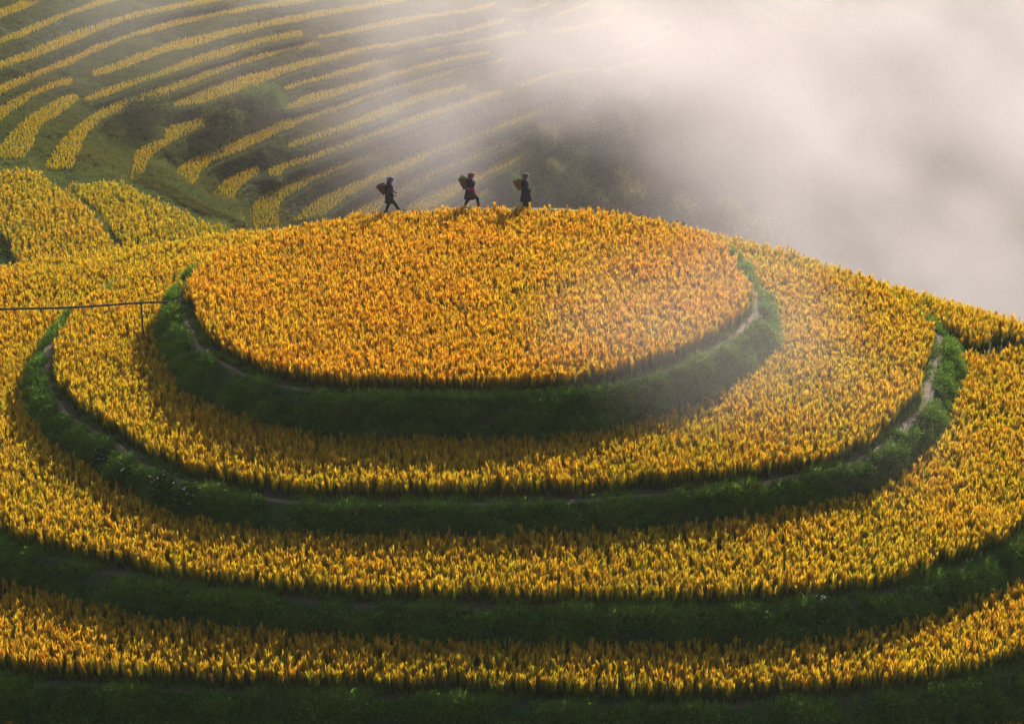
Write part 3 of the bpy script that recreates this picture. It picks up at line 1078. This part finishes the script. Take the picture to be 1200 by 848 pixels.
def shrub_meshes(key, seed, w, h, leaf, n, feather):
    """A stem mesh and a foliage mesh: leaf faces clustered on lobes of an uneven crown, gaps between."""
    random.seed(seed)
    lobes = []
    for k in range(9):
        a = random.uniform(0, 6.283)
        r = w * .5 * math.sqrt(random.random()) * .8
        lobes.append((Vector((r * math.cos(a), r * math.sin(a), h * random.uniform(.3, .8))), random.uniform(.2, .34) * w))
    bm = bmesh.new()
    for c, r in lobes:
        mid = c * .45 + Vector((random.gauss(0, .05), random.gauss(0, .05), 0)) * w
        tube(bm, [(random.gauss(0, .03) * w, random.gauss(0, .03) * w, -.25), tuple(mid), tuple(c)], [.03 * h * .6, .02 * h * .6, .006], 5)
    stem = bm_mesh('stem', bm)
    V, F, H, K = [], [], [], []
    for k in range(n):
        c, r = random.choice(lobes)
        d = Vector((random.gauss(0, 1), random.gauss(0, 1), random.gauss(.2, 1))).normalized()
        p = c + d * r * (random.random() ** .45)
        p.z = max(.02, p.z * (1 if not feather else 1.1))
        if feather and random.random() < .35:
            blade(V, F, H, K, tuple(p), math.atan2(d.y, d.x), random.uniform(.3, .6) * h * .5, leaf * .5, random.uniform(.1, .5) * h * .4, 0.0)
        else:
            leaf_quad(V, F, H, K, p, leaf * random.uniform(.6, 1.3), min(1, random.random()))
    fol = mesh_from('foliage', V, F)
    set_attr(fol, 'h', 'FLOAT', np.array([min(1, max(0, x)) for x in H], np.float32))
    SHRUB_ME[key] = (stem, fol)


for key, args in {'dome': (3, 3.0, 2.2, .13, 1500, False), 'wide': (5, 4.4, 2.0, .14, 1700, False), 'feather': (8, 3.2, 3.4, .11, 1300, True), 'tall': (12, 2.6, 4.2, .13, 1500, True),
                  'weed': (15, .8, .55, .045, 420, False), 'bush': (18, 1.0, .9, .055, 700, False)}.items():
    shrub_meshes(key, *args)
TINT = {}


def shrub(name, key, tint, loc, scale, rz, label, cat, group=None):
    o = bpy.data.objects.new(name, None)
    o.empty_display_size = .3
    COL.objects.link(o)
    o.location, o.rotation_euler, o.scale = loc, (0, 0, rz), (scale, scale, scale)
    for part, me, m in zip(('stem', 'foliage'), SHRUB_ME[key], (M_STEM, M_F[tint])):
        if (part, key, tint) not in TINT:
            c = me.copy()
            c.materials.clear()
            c.materials.append(m)
            TINT[(part, key, tint)] = c
        ch = bpy.data.objects.new(part, TINT[(part, key, tint)])
        COL.objects.link(ch)
        ch.parent = o
    return tag(o, label, cat, group)


hill_bvh = None
from mathutils.bvhtree import BVHTree
hill_bvh = BVHTree.FromPolygons([tuple(v) for v in VV], [tuple(t) for t in tri])


def on_hill(px, py):
    d = at(px, py, -60) - CAM
    h = hill_bvh.ray_cast(Vector(CAM), Vector(d).normalized())
    return h[0] if h[0] is not None else Vector(at(px, py, -25))


random.seed(21)
for k, (px, py, key, tint, s, label) in enumerate([
        (312, 127, 'wide', 'bright', .85, 'bright yellow green bush between the terrace strips at upper left'),
        (262, 164, 'dome', 'dull', 1.15, 'rounded grey green bush below the bright green one on the hillside'),
        (172, 146, 'wide', 'dull', 1.0, 'dark spreading bush in the weedy gully of the far hillside'),
        (292, 136, 'dome', 'dull', .7, 'small dull bush directly below the bright yellow green one')]):
    shrub('shrub', key, tint, on_hill(px, py), s, random.uniform(0, 6.28), label, 'bush')
row = 'in the row of misty shrubs upper right of the walkers'
for px, py, key, s, tint, label in [
        (652, 230, 'tall', .85, 'pale', 'tall yellow green shrub just right of the rightmost walker'),
        (634, 243, 'dome', .9, 'bright', 'low green bush behind the feet of the rightmost walker'),
        (598, 238, 'feather', .8, 'bright', 'feathery green shrub between the middle and rightmost walkers'),
        (642, 180, 'feather', .8, 'pale', 'feathery shrub above the rightmost walker, at the end of a rice strip'),
        (672, 196, 'wide', .8, 'pale', 'wide pale bush above and right of the rightmost walker'),
        (676, 245, 'feather', 1.0, 'pale', 'pale shrub on the skyline of the top field, second right of the rightmost walker'),
        (702, 252, 'dome', 1.0, 'pale', 'rounded pale bush on the skyline, third right of the rightmost walker'),
        (736, 254, 'feather', 1.15, 'pale', 'broad feathery shrub on the skyline well right of the walkers, sunlit'),
        (800, 266, 'feather', .9, 'pale', 'small feathery shrub on the skyline where the mist thickens'),
        (855, 278, 'tall', .95, 'pale', 'tall pale shrub rising above the right end of the top field'),
        (884, 283, 'wide', 1.0, 'pale', 'rightmost pale bush above the skyline, wide and almost lost in mist'),
        (664, 122, 'feather', .9, 'pale', 'leftmost shrub ' + row), (694, 134, 'wide', .95, 'pale', 'second shrub from the left ' + row), (722, 130, 'feather', 1.0, 'pale', 'third shrub from the left ' + row),
        (750, 124, 'dome', .95, 'pale', 'rightmost shrub ' + row),
        (686, 160, 'dome', .85, 'pale', 'rounded bush below the row of misty shrubs, left one of two'), (722, 172, 'feather', 1.0, 'pale', 'feathery bush below the row of misty shrubs, right one of two')]:
    shrub('shrub', key, tint, on_hill(px, py), s, random.uniform(0, 6.28), label, 'bush', 'shrubs in the mist behind the hill')

qr = np.array([(O_[0] - N_[0] * d, O_[1] - N_[1] * d, RIDGE_Z * .85) for O_, N_ in zip(P[0], outward(P[0])) if O_[1] > 10.5 for d in (.25, .1, -.1, -.3)])
qr[:, :2] += rng.normal(0, .08, (len(qr), 2))
tag(scatter('path_grass', qr, C_DRY, rng.uniform(.5, .9, len(qr)), rng.normal(.5, .15, len(qr)), .25), 'short dry grass on the raised path under the walkers', 'grass')
qr = jitter_grid(field_polys[2][1], .28)
tag(scatter('field_grass', np.column_stack([qr, np.full(len(qr), field_polys[2][0])]), C_WEED, rng.uniform(.7, 1.3, len(qr)), rng.normal(.5, .15, len(qr)), .15), 'wedge of green grass at the left edge beside the orange rice field', 'grass')

# weeds on the near banks
def on_bank(i, px, py, t):
    k = px_near(i, px, py)
    nn = outward(P[i])[k]
    q = P[i][k] + nn * FLARE * (.25 * t + .75 * t ** 1.6)
    return (q[0], q[1], Z[i] - (Z[i] - Z[i + 1]) * t - .05)


def flowers(parent, n, rad, hgt):
    bm = bmesh.new()
    for k in range(n):
        a, r = random.uniform(0, 6.283), rad * math.sqrt(random.random())
        c = Vector((r * math.cos(a), r * math.sin(a), hgt * random.uniform(.55, 1.15)))
        for j in range(5):
            b = j * 1.2566 + a
            p = c + Vector((math.cos(b), math.sin(b), .25)) * .018
            s = Vector((-math.sin(b), math.cos(b), 0)) * .009
            vs = [bm.verts.new(v) for v in (c, p - s, p + Vector((math.cos(b), math.sin(b), .1)) * .014, p + s)]
            bm.faces.new(vs)
    o = link('flowers', bm_mesh('flowers', bm, False), M_PETAL, parent)
    o['kind'] = 'stuff'


ORD = ['first', 'second', 'third', 'fourth', 'fifth', 'sixth', 'seventh']
for k, (px, py, t, s) in enumerate([(133, 525, .45, 1.2), (150, 537, .3, 1.0), (167, 547, .5, 1.35), (190, 558, .35, 1.3), (205, 564, .6, 1.45), (222, 570, .3, 1.3), (240, 576, .55, 1.5)]):
    o = shrub('flowering_weed', 'weed', 'dark', on_bank(1, px, py, t), s, random.uniform(0, 6.28), ORD[k] + ' from the left of the white flowered weeds on the second terrace bank', 'weed', 'white flowered weeds on the left bank')
    flowers(o, 9, .42, .5)
for k, (px, py, t, s) in enumerate([(1077, 493, .3, 1.3), (1066, 503, .55, 1.5), (1053, 513, .3, 1.3), (1040, 525, .45, 1.5), (1025, 536, .3, 1.2), (1005, 545, .4, 1.3), (985, 553, .3, 1.1)]):
    shrub('leafy_weed', 'bush', 'bright' if s > 1.35 else 'dark', on_bank(1, px, py, t), s * .7, random.uniform(0, 6.28), ORD[k] + ' from the right of the leafy green weeds on the second terrace bank', 'weed', 'leafy weeds on the right bank')
b = at(1190, 430, -3.5)
shrub('shrub', 'bush', 'dark', b, 1.25, .4, 'small dark bush at the right edge beside a pale path', 'bush')
o = shrub('flowering_weed', 'weed', 'dull', on_bank(2, 957, 712, .06), .8, 1.0, 'single pale flowering weed on the right lip of the third terrace', 'weed')
flowers(o, 14, .25, .6)
k0, k1 = px_near(0, 455, 467), px_near(0, 745, 450)
kk = np.array([k % len(P[0]) for k in range(k0, k1)])[rng.integers(0, k1 - k0, 420)]
q = P[0][kk] - outward(P[0])[kk] * rng.uniform(-.05, .35, (420, 1)) + rng.normal(0, .08, (420, 2))
tag(scatter('lip_weeds', np.column_stack([q, np.zeros(420)]), C_WEED, rng.uniform(.5, 1.1, 420), rng.normal(.45, .12, 420), .15), 'sprouting weeds along the front lip of the top terrace', 'weeds')

# bare scraped earth at the front left of the second bank
k0, k1 = px_near(1, 262, 581), px_near(1, 300, 587)
V, F, nn = [], [], outward(P[1])
ks = list(range(k0, k1))
for k in ks:
    e = math.sin(math.pi * (k - k0) / max(1, len(ks) - 1)) ** .6
    for t in (-.12, .02, .15, .3, .46):
        tt = max(t, 0) * (.3 + .7 * e)
        p = P[1][k] + nn[k] * (FLARE * (.25 * tt + .75 * tt ** 1.6) + .13 + (t if t < 0 else 0)) 
        V.append((p[0], p[1], Z[1] - (Z[1] - Z[2]) * tt + .03))
F = [(5 * j + s, 5 * j + s + 1, 5 * j + s + 6, 5 * j + s + 5) for j in range(len(ks) - 1) for s in range(4)]
tag(link('bare_earth', mesh_from('bare_earth', V, F, True), M_EARTH), 'patch of bare brown earth on the front bank of the second terrace', kind='structure')

# ---------------------------------------------------------------- the pole on its posts at the left
M_POLE = simple_material('weathered_bamboo', (0.10, 0.07, 0.045), .7, .3, 8)


def at_y(px, py, y):
    u, v = (px - W_PX / 2) / F_PX, (H_PX / 2 - py) / F_PX
    d = np.array([u, math.cos(PITCH) + v * math.sin(PITCH), -math.sin(PITCH) + v * math.cos(PITCH)])
    return CAM + (y - CAM[1]) / d[1] * d


a, b = at_y(197, 354.5, -.8), at_y(-70, 366, .6)
pts, rad = [], []
for k in range(61):
    t = k / 60
    p = a * (1 - t) + b * t
    p = p + np.array([0, .03 * math.sin(t * 7), .035 * math.sin(t * 9 + 1)])
    pts.append(tuple(p))
    rad.append((.042 + .012 * t) * (1.22 if k % 4 == 0 else 1))
bm = bmesh.new()
tube(bm, pts, rad, 8)
tag(link('bamboo_pole', bm_mesh('bamboo_pole', bm), M_POLE), 'long thin pole carried above the rice at the left edge', 'pole')
for k, lab in ((7, 'upright wooden post under the right end of the long thin pole'), (53, 'second post under the long thin pole, left of the frame')):
    x, y, z = pts[k]
    g = Z[1] if k == 7 else Z[2]
    o = bpy.data.objects.new('support_post', None)
    COL.objects.link(o)
    o.location = (x, y, g)
    top = z - g
    bm = bmesh.new()
    tube(bm, [(.02, 0, -.3), (0, .01, top * .5), (0, 0, top - rad[k])], [.05, .045, .038], 8)
    link('shaft', bm_mesh('shaft', bm), M_POLE, o)
    bm = bmesh.new()
    tube(bm, [(-.05, 0, top - .1), (-.06, 0, top + .06)], [.02, .014], 6)
    tube(bm, [(.03, -.03, top - .1), (.03, -.06, top + .07)], [.02, .014], 6)
    link('fork', bm_mesh('fork', bm), M_POLE, o)
    tag(o, lab, 'post')

# ---------------------------------------------------------------- the three walkers
M_SKIN = simple_material('skin', (0.30, 0.17, 0.10), .6, .08, 30)
M_INDIGO = simple_material('indigo_cloth', (0.022, 0.024, 0.042), .85, .25, 25)
M_NAVY = simple_material('navy_cloth', (0.026, 0.026, 0.058), .85, .25, 25)
M_BLACK = simple_material('black_cloth', (0.018, 0.016, 0.020), .85, .25, 25)
M_VIOLET = simple_material('violet_scarf', (0.07, 0.05, 0.16), .8, .4, 30, (0.20, 0.13, 0.28))
M_MAROON = simple_material('maroon_scarf', (0.20, 0.035, 0.06), .8, .4, 30, (0.42, 0.16, 0.18))
M_PLUM = simple_material('plum_scarf', (0.06, 0.03, 0.045), .8, .4, 30, (0.26, 0.20, 0.20))
M_PINK = simple_material('pink_cloth', (0.55, 0.08, 0.12), .8, .2, 25)
M_EYE = simple_material('eye_dark', (0.02, 0.015, 0.012), .2, .05, 10)
M_LIP = simple_material('lip', (0.28, 0.11, 0.09), .5, .05, 10)
M_SHOE = simple_material('shoe', (0.06, 0.03, 0.025), .8, .2, 20)
M_BASKET = simple_material('brown_wicker', (0.12, 0.06, 0.035), .8, .35, 40)
M_BASKET2 = simple_material('tan_wicker', (0.17, 0.10, 0.06), .8, .35, 40)
M_STRAP = simple_material('strap', (0.10, 0.06, 0.035), .8, .2, 20)


class Fuse:
    """Overlapping solids grown into one continuous skin by a voxel remesh."""
    def __init__(s):
        s.bm = bmesh.new()

    def ball(s, c, r):
        r = r if hasattr(r, '__len__') else (r, r, r)
        bmesh.ops.create_icosphere(s.bm, subdivisions=2, radius=1, matrix=Matrix.Translation(c) @ Matrix.Diagonal((*r, 1)))

    def limb(s, pts, radii):
        pts = [Vector(p) for p in pts]
        for (a, b), (ra, rb) in zip(zip(pts, pts[1:]), zip(radii, radii[1:])):
            d = b - a
            m = Matrix.Translation((a + b) / 2) @ d.to_track_quat('Z', 'Y').to_matrix().to_4x4()
            bmesh.ops.create_cone(s.bm, cap_ends=True, segments=12, radius1=ra, radius2=rb, depth=d.length, matrix=m)
        for p, r in zip(pts, radii):
            bmesh.ops.create_icosphere(s.bm, subdivisions=2, radius=r, matrix=Matrix.Translation(p))

    def rings(s, rows, seg=24, ruffle=0.0):
        """A closed loft of ellipses (z, cx, rx, ry)."""
        R = []
        for i, (z, cx, rx, ry) in enumerate(rows):
            f = ruffle * max(0, 1 - i / 3)
            R.append([s.bm.verts.new((cx + rx * (1 + f * math.sin(5 * a)) * math.cos(a), ry * (1 + f * math.sin(5 * a + 1)) * math.sin(a), z)) for a in [2 * math.pi * k / seg for k in range(seg)]])
        for a, b in zip(R, R[1:]):
            for k in range(seg):
                s.bm.faces.new((a[k], a[(k + 1) % seg], b[(k + 1) % seg], b[k]))
        s.bm.faces.new(R[0][::-1])
        s.bm.faces.new(R[-1])

    def build(s, name, mat, parent=None, voxel=.012, smooth=3, keep=.35):
        bmesh.ops.recalc_face_normals(s.bm, faces=s.bm.faces[:])
        me = bpy.data.meshes.new('raw')
        s.bm.to_mesh(me)
        s.bm.free()
        o = bpy.data.objects.new('raw', me)
        COL.objects.link(o)
        r = o.modifiers.new('r', 'REMESH')
        r.mode, r.voxel_size = 'VOXEL', voxel
        if smooth:
            k = o.modifiers.new('s', 'SMOOTH')
            k.factor, k.iterations = .5, smooth
        k = o.modifiers.new('d', 'DECIMATE')
        k.ratio = keep
        dg = bpy.context.evaluated_depsgraph_get()
        res = bpy.data.meshes.new_from_object(o.evaluated_get(dg))
        res.name = name
        bpy.data.objects.remove(o)
        bpy.data.meshes.remove(me)
        res.polygons.foreach_set('use_smooth', [True] * len(res.polygons))
        return link(name, res, mat, parent)


def hand(f, w, d, n, curl):
    """Palm, four unequal fingers with knuckle bends and a thumb from the side of the palm."""
    d, n = Vector(d).normalized(), Vector(n)
    n = (n - d * n.dot(d)).normalized()
    s = d.cross(n)
    w = Vector(w)
    for k in (-1.5, -.5, .5, 1.5):
        f.limb([w + s * k * .012, w + d * .045 + s * k * .018, w + d * .085 + s * k * .019], [.018, .015, .012])
    for k, L in zip((-1.5, -.5, .5, 1.5), (.066, .076, .072, .056)):
        p = w + d * .088 + s * k * .0205
        pts, ang = [p], 0
        for j, part in enumerate((.42, .32, .26)):
            ang += curl * (.7, 1.0, .8)[j]
            p = p + (d * math.cos(ang) + n * math.sin(ang)) * L * part
            pts.append(p)
        f.limb(pts, [.0095, .009, .0085, .0075])
    b = w + d * .025 - s * .03
    f.limb([b, b + (d * .6 - s * .6 + n * .4).normalized() * .035, b + (d * .8 - s * .25 + n * .6).normalized() * .066], [.013, .011, .009])


def person(loc, pose, label, scale=1.0):
    sh = pose['shoulder']                       # x of the shoulders: how far the trunk leans forward
    hip = pose.get('hip', .78)
    f = Fuse()
    f.rings([(hip - .10, 0, .10, .15), (hip, 0, .115, .165), (hip + .14, sh * .3, .095, .135), (hip + .30, sh * .75, .115, .16), (1.24, sh, .085, .165), (1.29, sh + .005, .05, .07)])
    nk, hd = Vector((sh + .01, 0, 1.28)), Vector((sh + pose['head'], 0, 1.435))
    f.limb([nk, hd - Vector((.012, 0, .06))], [.052, .046])
    f.ball(hd, (.088, .073, .105))
    f.ball(hd + Vector((.025, 0, -.055)), (.06, .052, .055))
    f.limb([hd + Vector((.08, 0, .012)), hd + Vector((.102, 0, -.022))], [.010, .015])
    for y in (-1, 1):
        f.ball(hd + Vector((-.01, y * .074, -.008)), (.02, .010, .028))
        L = pose['leg'][y]
        k, a, t = [Vector(p) for p in L]
        f.limb([(0, y * .085, hip), tuple(k), tuple(a)], [.085, .056, .038])
        f.limb([tuple(a - Vector((.03, 0, .03))), tuple(t)], [.038, .028])
        e, w, d, n, c = pose['arm'][y]
        f.limb([(sh, y * .165, 1.235), e, w], [.052, .041, .027])
        hand(f, w, d, n, c)
    body = f.build('person', M_SKIN, None, .0075, 2, .22)
    body.location, body.scale = loc, (scale, scale, scale)
    tag(body, label, 'person', None)
    for y in (-1, 1):
        for nm, c, r, m in (('eye', Vector((.074, y * .03, .008)), .011, M_EYE),):
            bm = bmesh.new()
            bmesh.ops.create_icosphere(bm, subdivisions=2, radius=r, matrix=Matrix.Translation(hd + c))
            link(nm, bm_mesh(nm, bm), m, body)
    bm = bmesh.new()
    bmesh.ops.create_icosphere(bm, subdivisions=2, radius=1, matrix=Matrix.Translation(hd + Vector((.081, 0, -.058))) @ Matrix.Diagonal((.010, .022, .008, 1)))
    link('mouth', bm_mesh('mouth', bm), M_LIP, body)
    # tunic with sleeves
    f = Fuse()
    h0, hx, hr = pose['hem']
    f.rings([(h0, hx, hr, hr * .82), (h0 + .1, hx * .9, hr * .93, hr * .8), (hip, hx * .5, .19, .205), (hip + .16, sh * .35, .162, .18), (hip + .32, sh * .8, .172, .20), (1.24, sh, .145, .195), (1.31, sh + .005, .085, .10)], 24, .07)
    for y in (-1, 1):
        e, w, d, n, c = pose['arm'][y]
        w2 = Vector(e) * .12 + Vector(w) * .88
        f.limb([(sh, y * .165, 1.235), e, tuple(w2)], [.072, .060, .050])
    f.build('tunic', pose['cloth'], body, .012, 3, .3)
    f = Fuse()
    for y in (-1, 1):
        k, a, t = [Vector(p) for p in pose['leg'][y]]
        f.limb([(0, y * .085, hip - .02), tuple(k), tuple(a * .85 + k * .15)], [.10, .075, .055])
    f.build('leggings', M_BLACK, body, .012, 3, .3)
    for y in (-1, 1):
        k, a, t = [Vector(p) for p in pose['leg'][y]]
        f = Fuse()
        f.limb([tuple(a - Vector((.05, 0, .035))), tuple(a + (t - a) * .5 + Vector((0, 0, -.01))), tuple(t)], [.046, .046, .036])
        f.build('shoe', M_SHOE, body, .010, 2, .3)
    # headscarf: wound round crown, back and sides, open at the face, with a tail down the neck
    f = Fuse()
    f.ball(hd + Vector((-.040, 0, .030)), (.140, .122, .120))
    f.ball(hd + Vector((-.012, 0, .070)), (.138, .120, .088))
    f.limb([hd + Vector((-.06, 0, -.03)), nk + Vector((-.05, 0, .02)), nk + Vector((-.09, 0, -.10))], [.105, .105, .07])
    for y in (-1, 1):
        f.limb([hd + Vector((-.02, y * .07, .0)), hd + Vector((-.005, y * .055, -.09)), nk + Vector((.03, y * .03, -.03))], [.045, .04, .045])
    f.limb([hd + Vector((.09, -.07, .075)), hd + Vector((.115, 0, .078)), hd + Vector((.09, .07, .075))], [.022, .026, .022])
    f.build('headscarf', pose['scarf'], body, .010, 2, .3)
    f = Fuse()
    f.rings([(hip + .09, sh * .3, .180, .198), (hip + .17, sh * .45, .172, .192)], 24)
    f.build('sash', pose.get('sash', M_MAROON), body, .012, 1, .4)
    if pose.get('apron'):
        V, F = [], []
        for r, (z, x, wd) in enumerate([(hip + .10, .185, .11), (hip, .215, .13), (hip - .14, .27, .15), (hip - .24, .30, .15)]):
            for k in range(7):
                a = (k / 6 - .5) * 2
                for th in (0, .012):
                    V.append((x - .07 * a * a + th, a * wd, z))
        for r in range(3):
            for k in range(6):
                i = (r * 7 + k) * 2
                F.append((i + 1, i + 3, i + 17, i + 15)); F.append((i, i + 14, i + 16, i + 2))
        link('apron', mesh_from('apron', V, F, True), M_PINK, body)
    return body


def basket(loc, low, high, r0, r1, mat, label, shoulder, scale):
    """Woven back basket from the middle of its base (low) to the middle of its mouth (high), relative to the walker."""
    low, high = Vector(low), Vector(high)
    ax = (high - low)
    Lh = ax.length
    o = bpy.data.objects.new('back_basket', None)
    COL.objects.link(o)
    q = ax.to_track_quat('Z', 'Y')
    o.location = Vector(loc) + low * scale
    o.rotation_mode = 'QUATERNION'
    o.rotation_quaternion = q
    o.scale = (scale,) * 3
    V, F = [], []
    seg, rows = 32, 16
    for side in (0, 1):
        for r in range(rows + 1):
            t = r / rows
            R = r0 + (r1 - r0) * t ** .85 - side * .009
            for k in range(seg):
                a = 2 * math.pi * k / seg
                w = .006 * (1 if (k + r) % 2 else -1) * (1 - side)
                V.append(((R + w) * math.cos(a), (R + w) * math.sin(a), t * Lh + (.012 if side and r == 0 else 0)))
    m = (rows + 1) * seg
    for r in range(rows):
        for k in range(seg):
            a, b = r * seg + k, r * seg + (k + 1) % seg
            F.append((a, b, b + seg, a + seg))
            F.append((m + a, m + a + seg, m + b + seg, m + b))
    F.append(tuple(range(seg))[::-1])
    F.append(tuple(range(m, m + seg)))
    link('weave', mesh_from('weave', V, F, False), mat, o)
    bm = bmesh.new()
    pts = [(r1 * math.cos(a), r1 * math.sin(a), Lh) for a in np.linspace(0, 2 * math.pi, 29)]
    tube(bm, pts, [.016] * 29, 6)
    link('rim', bm_mesh('rim', bm), mat, o)
    inv = q.inverted()
    for y in (-1, 1):
        W = [low * .2 + high * .8 + Vector((.16, y * .10, 0)), Vector((shoulder - .05, y * .13, 1.33)), Vector((shoulder + .09, y * .135, 1.27)), Vector((shoulder + .12, y * .15, 1.12)),
             Vector((shoulder - .03, y * .20, .98)), low * .7 + high * .3 + Vector((.10, y * .10, 0))]
        c = curve([tuple(inv @ (p - low)) for p in W], False, .04)
        bm = bmesh.new()
        tube(bm, [tuple(p) for p in c], [.012] * len(c), 6)
        link('strap', bm_mesh('strap', bm), M_STRAP, o)
    tag(o, label, 'basket')
    return o, q, Lh


def greens(o, q, Lh, r1, n, hgt, label, seed):
    random.seed(seed)
    V, F, H, K = [], [], [], []
    for k in range(n):
        a, r = random.uniform(0, 6.283), r1 * .85 * math.sqrt(random.random())
        leaf_quad(V, F, H, K, (r * math.cos(a), r * math.sin(a), Lh - .05 + random.uniform(0, hgt) * (1.15 - r / r1)), random.uniform(.03, .06), random.random())
    for k in range(14):
        a, r = random.uniform(0, 6.283), r1 * .6 * random.random()
        blade(V, F, H, K, (r * math.cos(a), r * math.sin(a), Lh - .12), a, hgt * random.uniform(.9, 1.5), .03, .08, 0.0)
    me = mesh_from('cut_greens', V, F)
    set_attr(me, 'h', 'FLOAT', np.clip(np.array(H, np.float32), 0, 1))
    g = link('cut_greens', me, M_F['bright'])
    g.location, g.rotation_mode, g.rotation_quaternion, g.scale = o.location, 'QUATERNION', o.rotation_quaternion, o.scale
    tag(g, label, 'greens')


def on_ridge(px, py):
    """Where a walker seen at px stands on the raised path behind the top field."""
    best = None
    O_, n_ = P[0], outward(P[0])
    for k in range(len(O_)):
        if O_[k][1] > 5:
            q = O_[k] - n_[k] * .0
            u = abs(proj(np.array([q[0], q[1], RIDGE_Z]))[0] - px)
            if best is None or u < best[0]:
                best = (u, (q[0], q[1], RIDGE_Z + .03))
    print('walker', px, py, proj(np.array(best[1])))
    return Vector(best[1])


# y = -1 is the side towards the camera
pose1 = dict(shoulder=.02, head=.055, hip=.77, hem=(.44, .0, .20), cloth=M_NAVY, scarf=M_VIOLET, sash=M_INDIGO,
             leg={-1: ((.25, -.09, .44), (.45, -.09, .11), (.59, -.09, .05)), 1: ((-.02, .09, .42), (-.16, .09, .09), (-.02, .09, .04))},
             arm={-1: ((.03, -.24, 1.00), (.19, -.20, .84), (.4, .1, -.2), (0, 1, .2), .5), 1: ((.02, .24, 1.00), (.20, .20, .88), (.5, -.1, -.2), (0, -1, .2), .5)})
pose2 = dict(shoulder=.02, head=.045, hip=.80, hem=(.44, -.02, .245), cloth=M_INDIGO, scarf=M_MAROON, sash=M_PINK, apron=True,
             leg={-1: ((.30, -.09, .50), (.36, -.09, .10), (.50, -.09, .05)), 1: ((-.08, .09, .41), (-.26, .09, .10), (-.13, .09, .035))},
             arm={-1: ((.10, -.24, 1.00), (.19, -.13, 1.17), (.3, .35, 1), (-.5, 1, 0), .9), 1: ((.08, .24, 1.00), (.18, .14, 1.14), (.3, -.35, 1), (-.5, -1, 0), .9)})
pose3 = dict(shoulder=.0, head=.03, hip=.78, hem=(.34, .06, .285), cloth=M_INDIGO, scarf=M_PLUM, sash=M_INDIGO,
             leg={-1: ((.09, -.09, .43), (.06, -.09, .09), (.21, -.09, .05)), 1: ((.03, .09, .42), (-.07, .09, .09), (.07, .09, .04))},
             arm={-1: ((.06, -.23, .99), (.25, -.19, .83), (.7, .1, -.35), (0, 1, .2), .9), 1: ((.05, .23, .99), (.22, .19, .84), (.7, -.1, -.3), (0, -1, .2), .9)})
for px, py, pose, s, plab, bk, blab, gr in [
        (456, 247, pose1, 1.08, 'walker in navy tunic and violet headscarf, leftmost of the three on the ridge', ((-.20, 0, .84), (-.36, 0, 1.24), .07, .215, M_BASKET), 'dark brown tapered basket on the back of the leftmost walker', None),
        (548, 240, pose2, 1.10, 'walker in dark tunic with maroon headscarf and pink apron, middle of the three', ((-.19, 0, .88), (-.32, 0, 1.34), .09, .19, M_BASKET2), 'basket heaped with leaves on the back of the middle walker', (150, .20, 'green leaves heaped in the basket of the middle walker')),
        (617, 242, pose3, 1.08, 'walker in long flared dark tunic and plum headscarf, rightmost of the three', ((-.225, 0, .84), (-.345, 0, 1.30), .085, .20, M_BASKET2), 'tan basket on the back of the rightmost walker', (80, .15, 'few green leaves in the basket of the rightmost walker'))]:
    p = on_ridge(px, py)
    person(p, pose, plab, s)
    o, q, Lh = basket(p, *bk, blab, pose['shoulder'], s)
    if gr:
        greens(o, q, Lh, bk[3], gr[0], gr[1], gr[2], int(px))
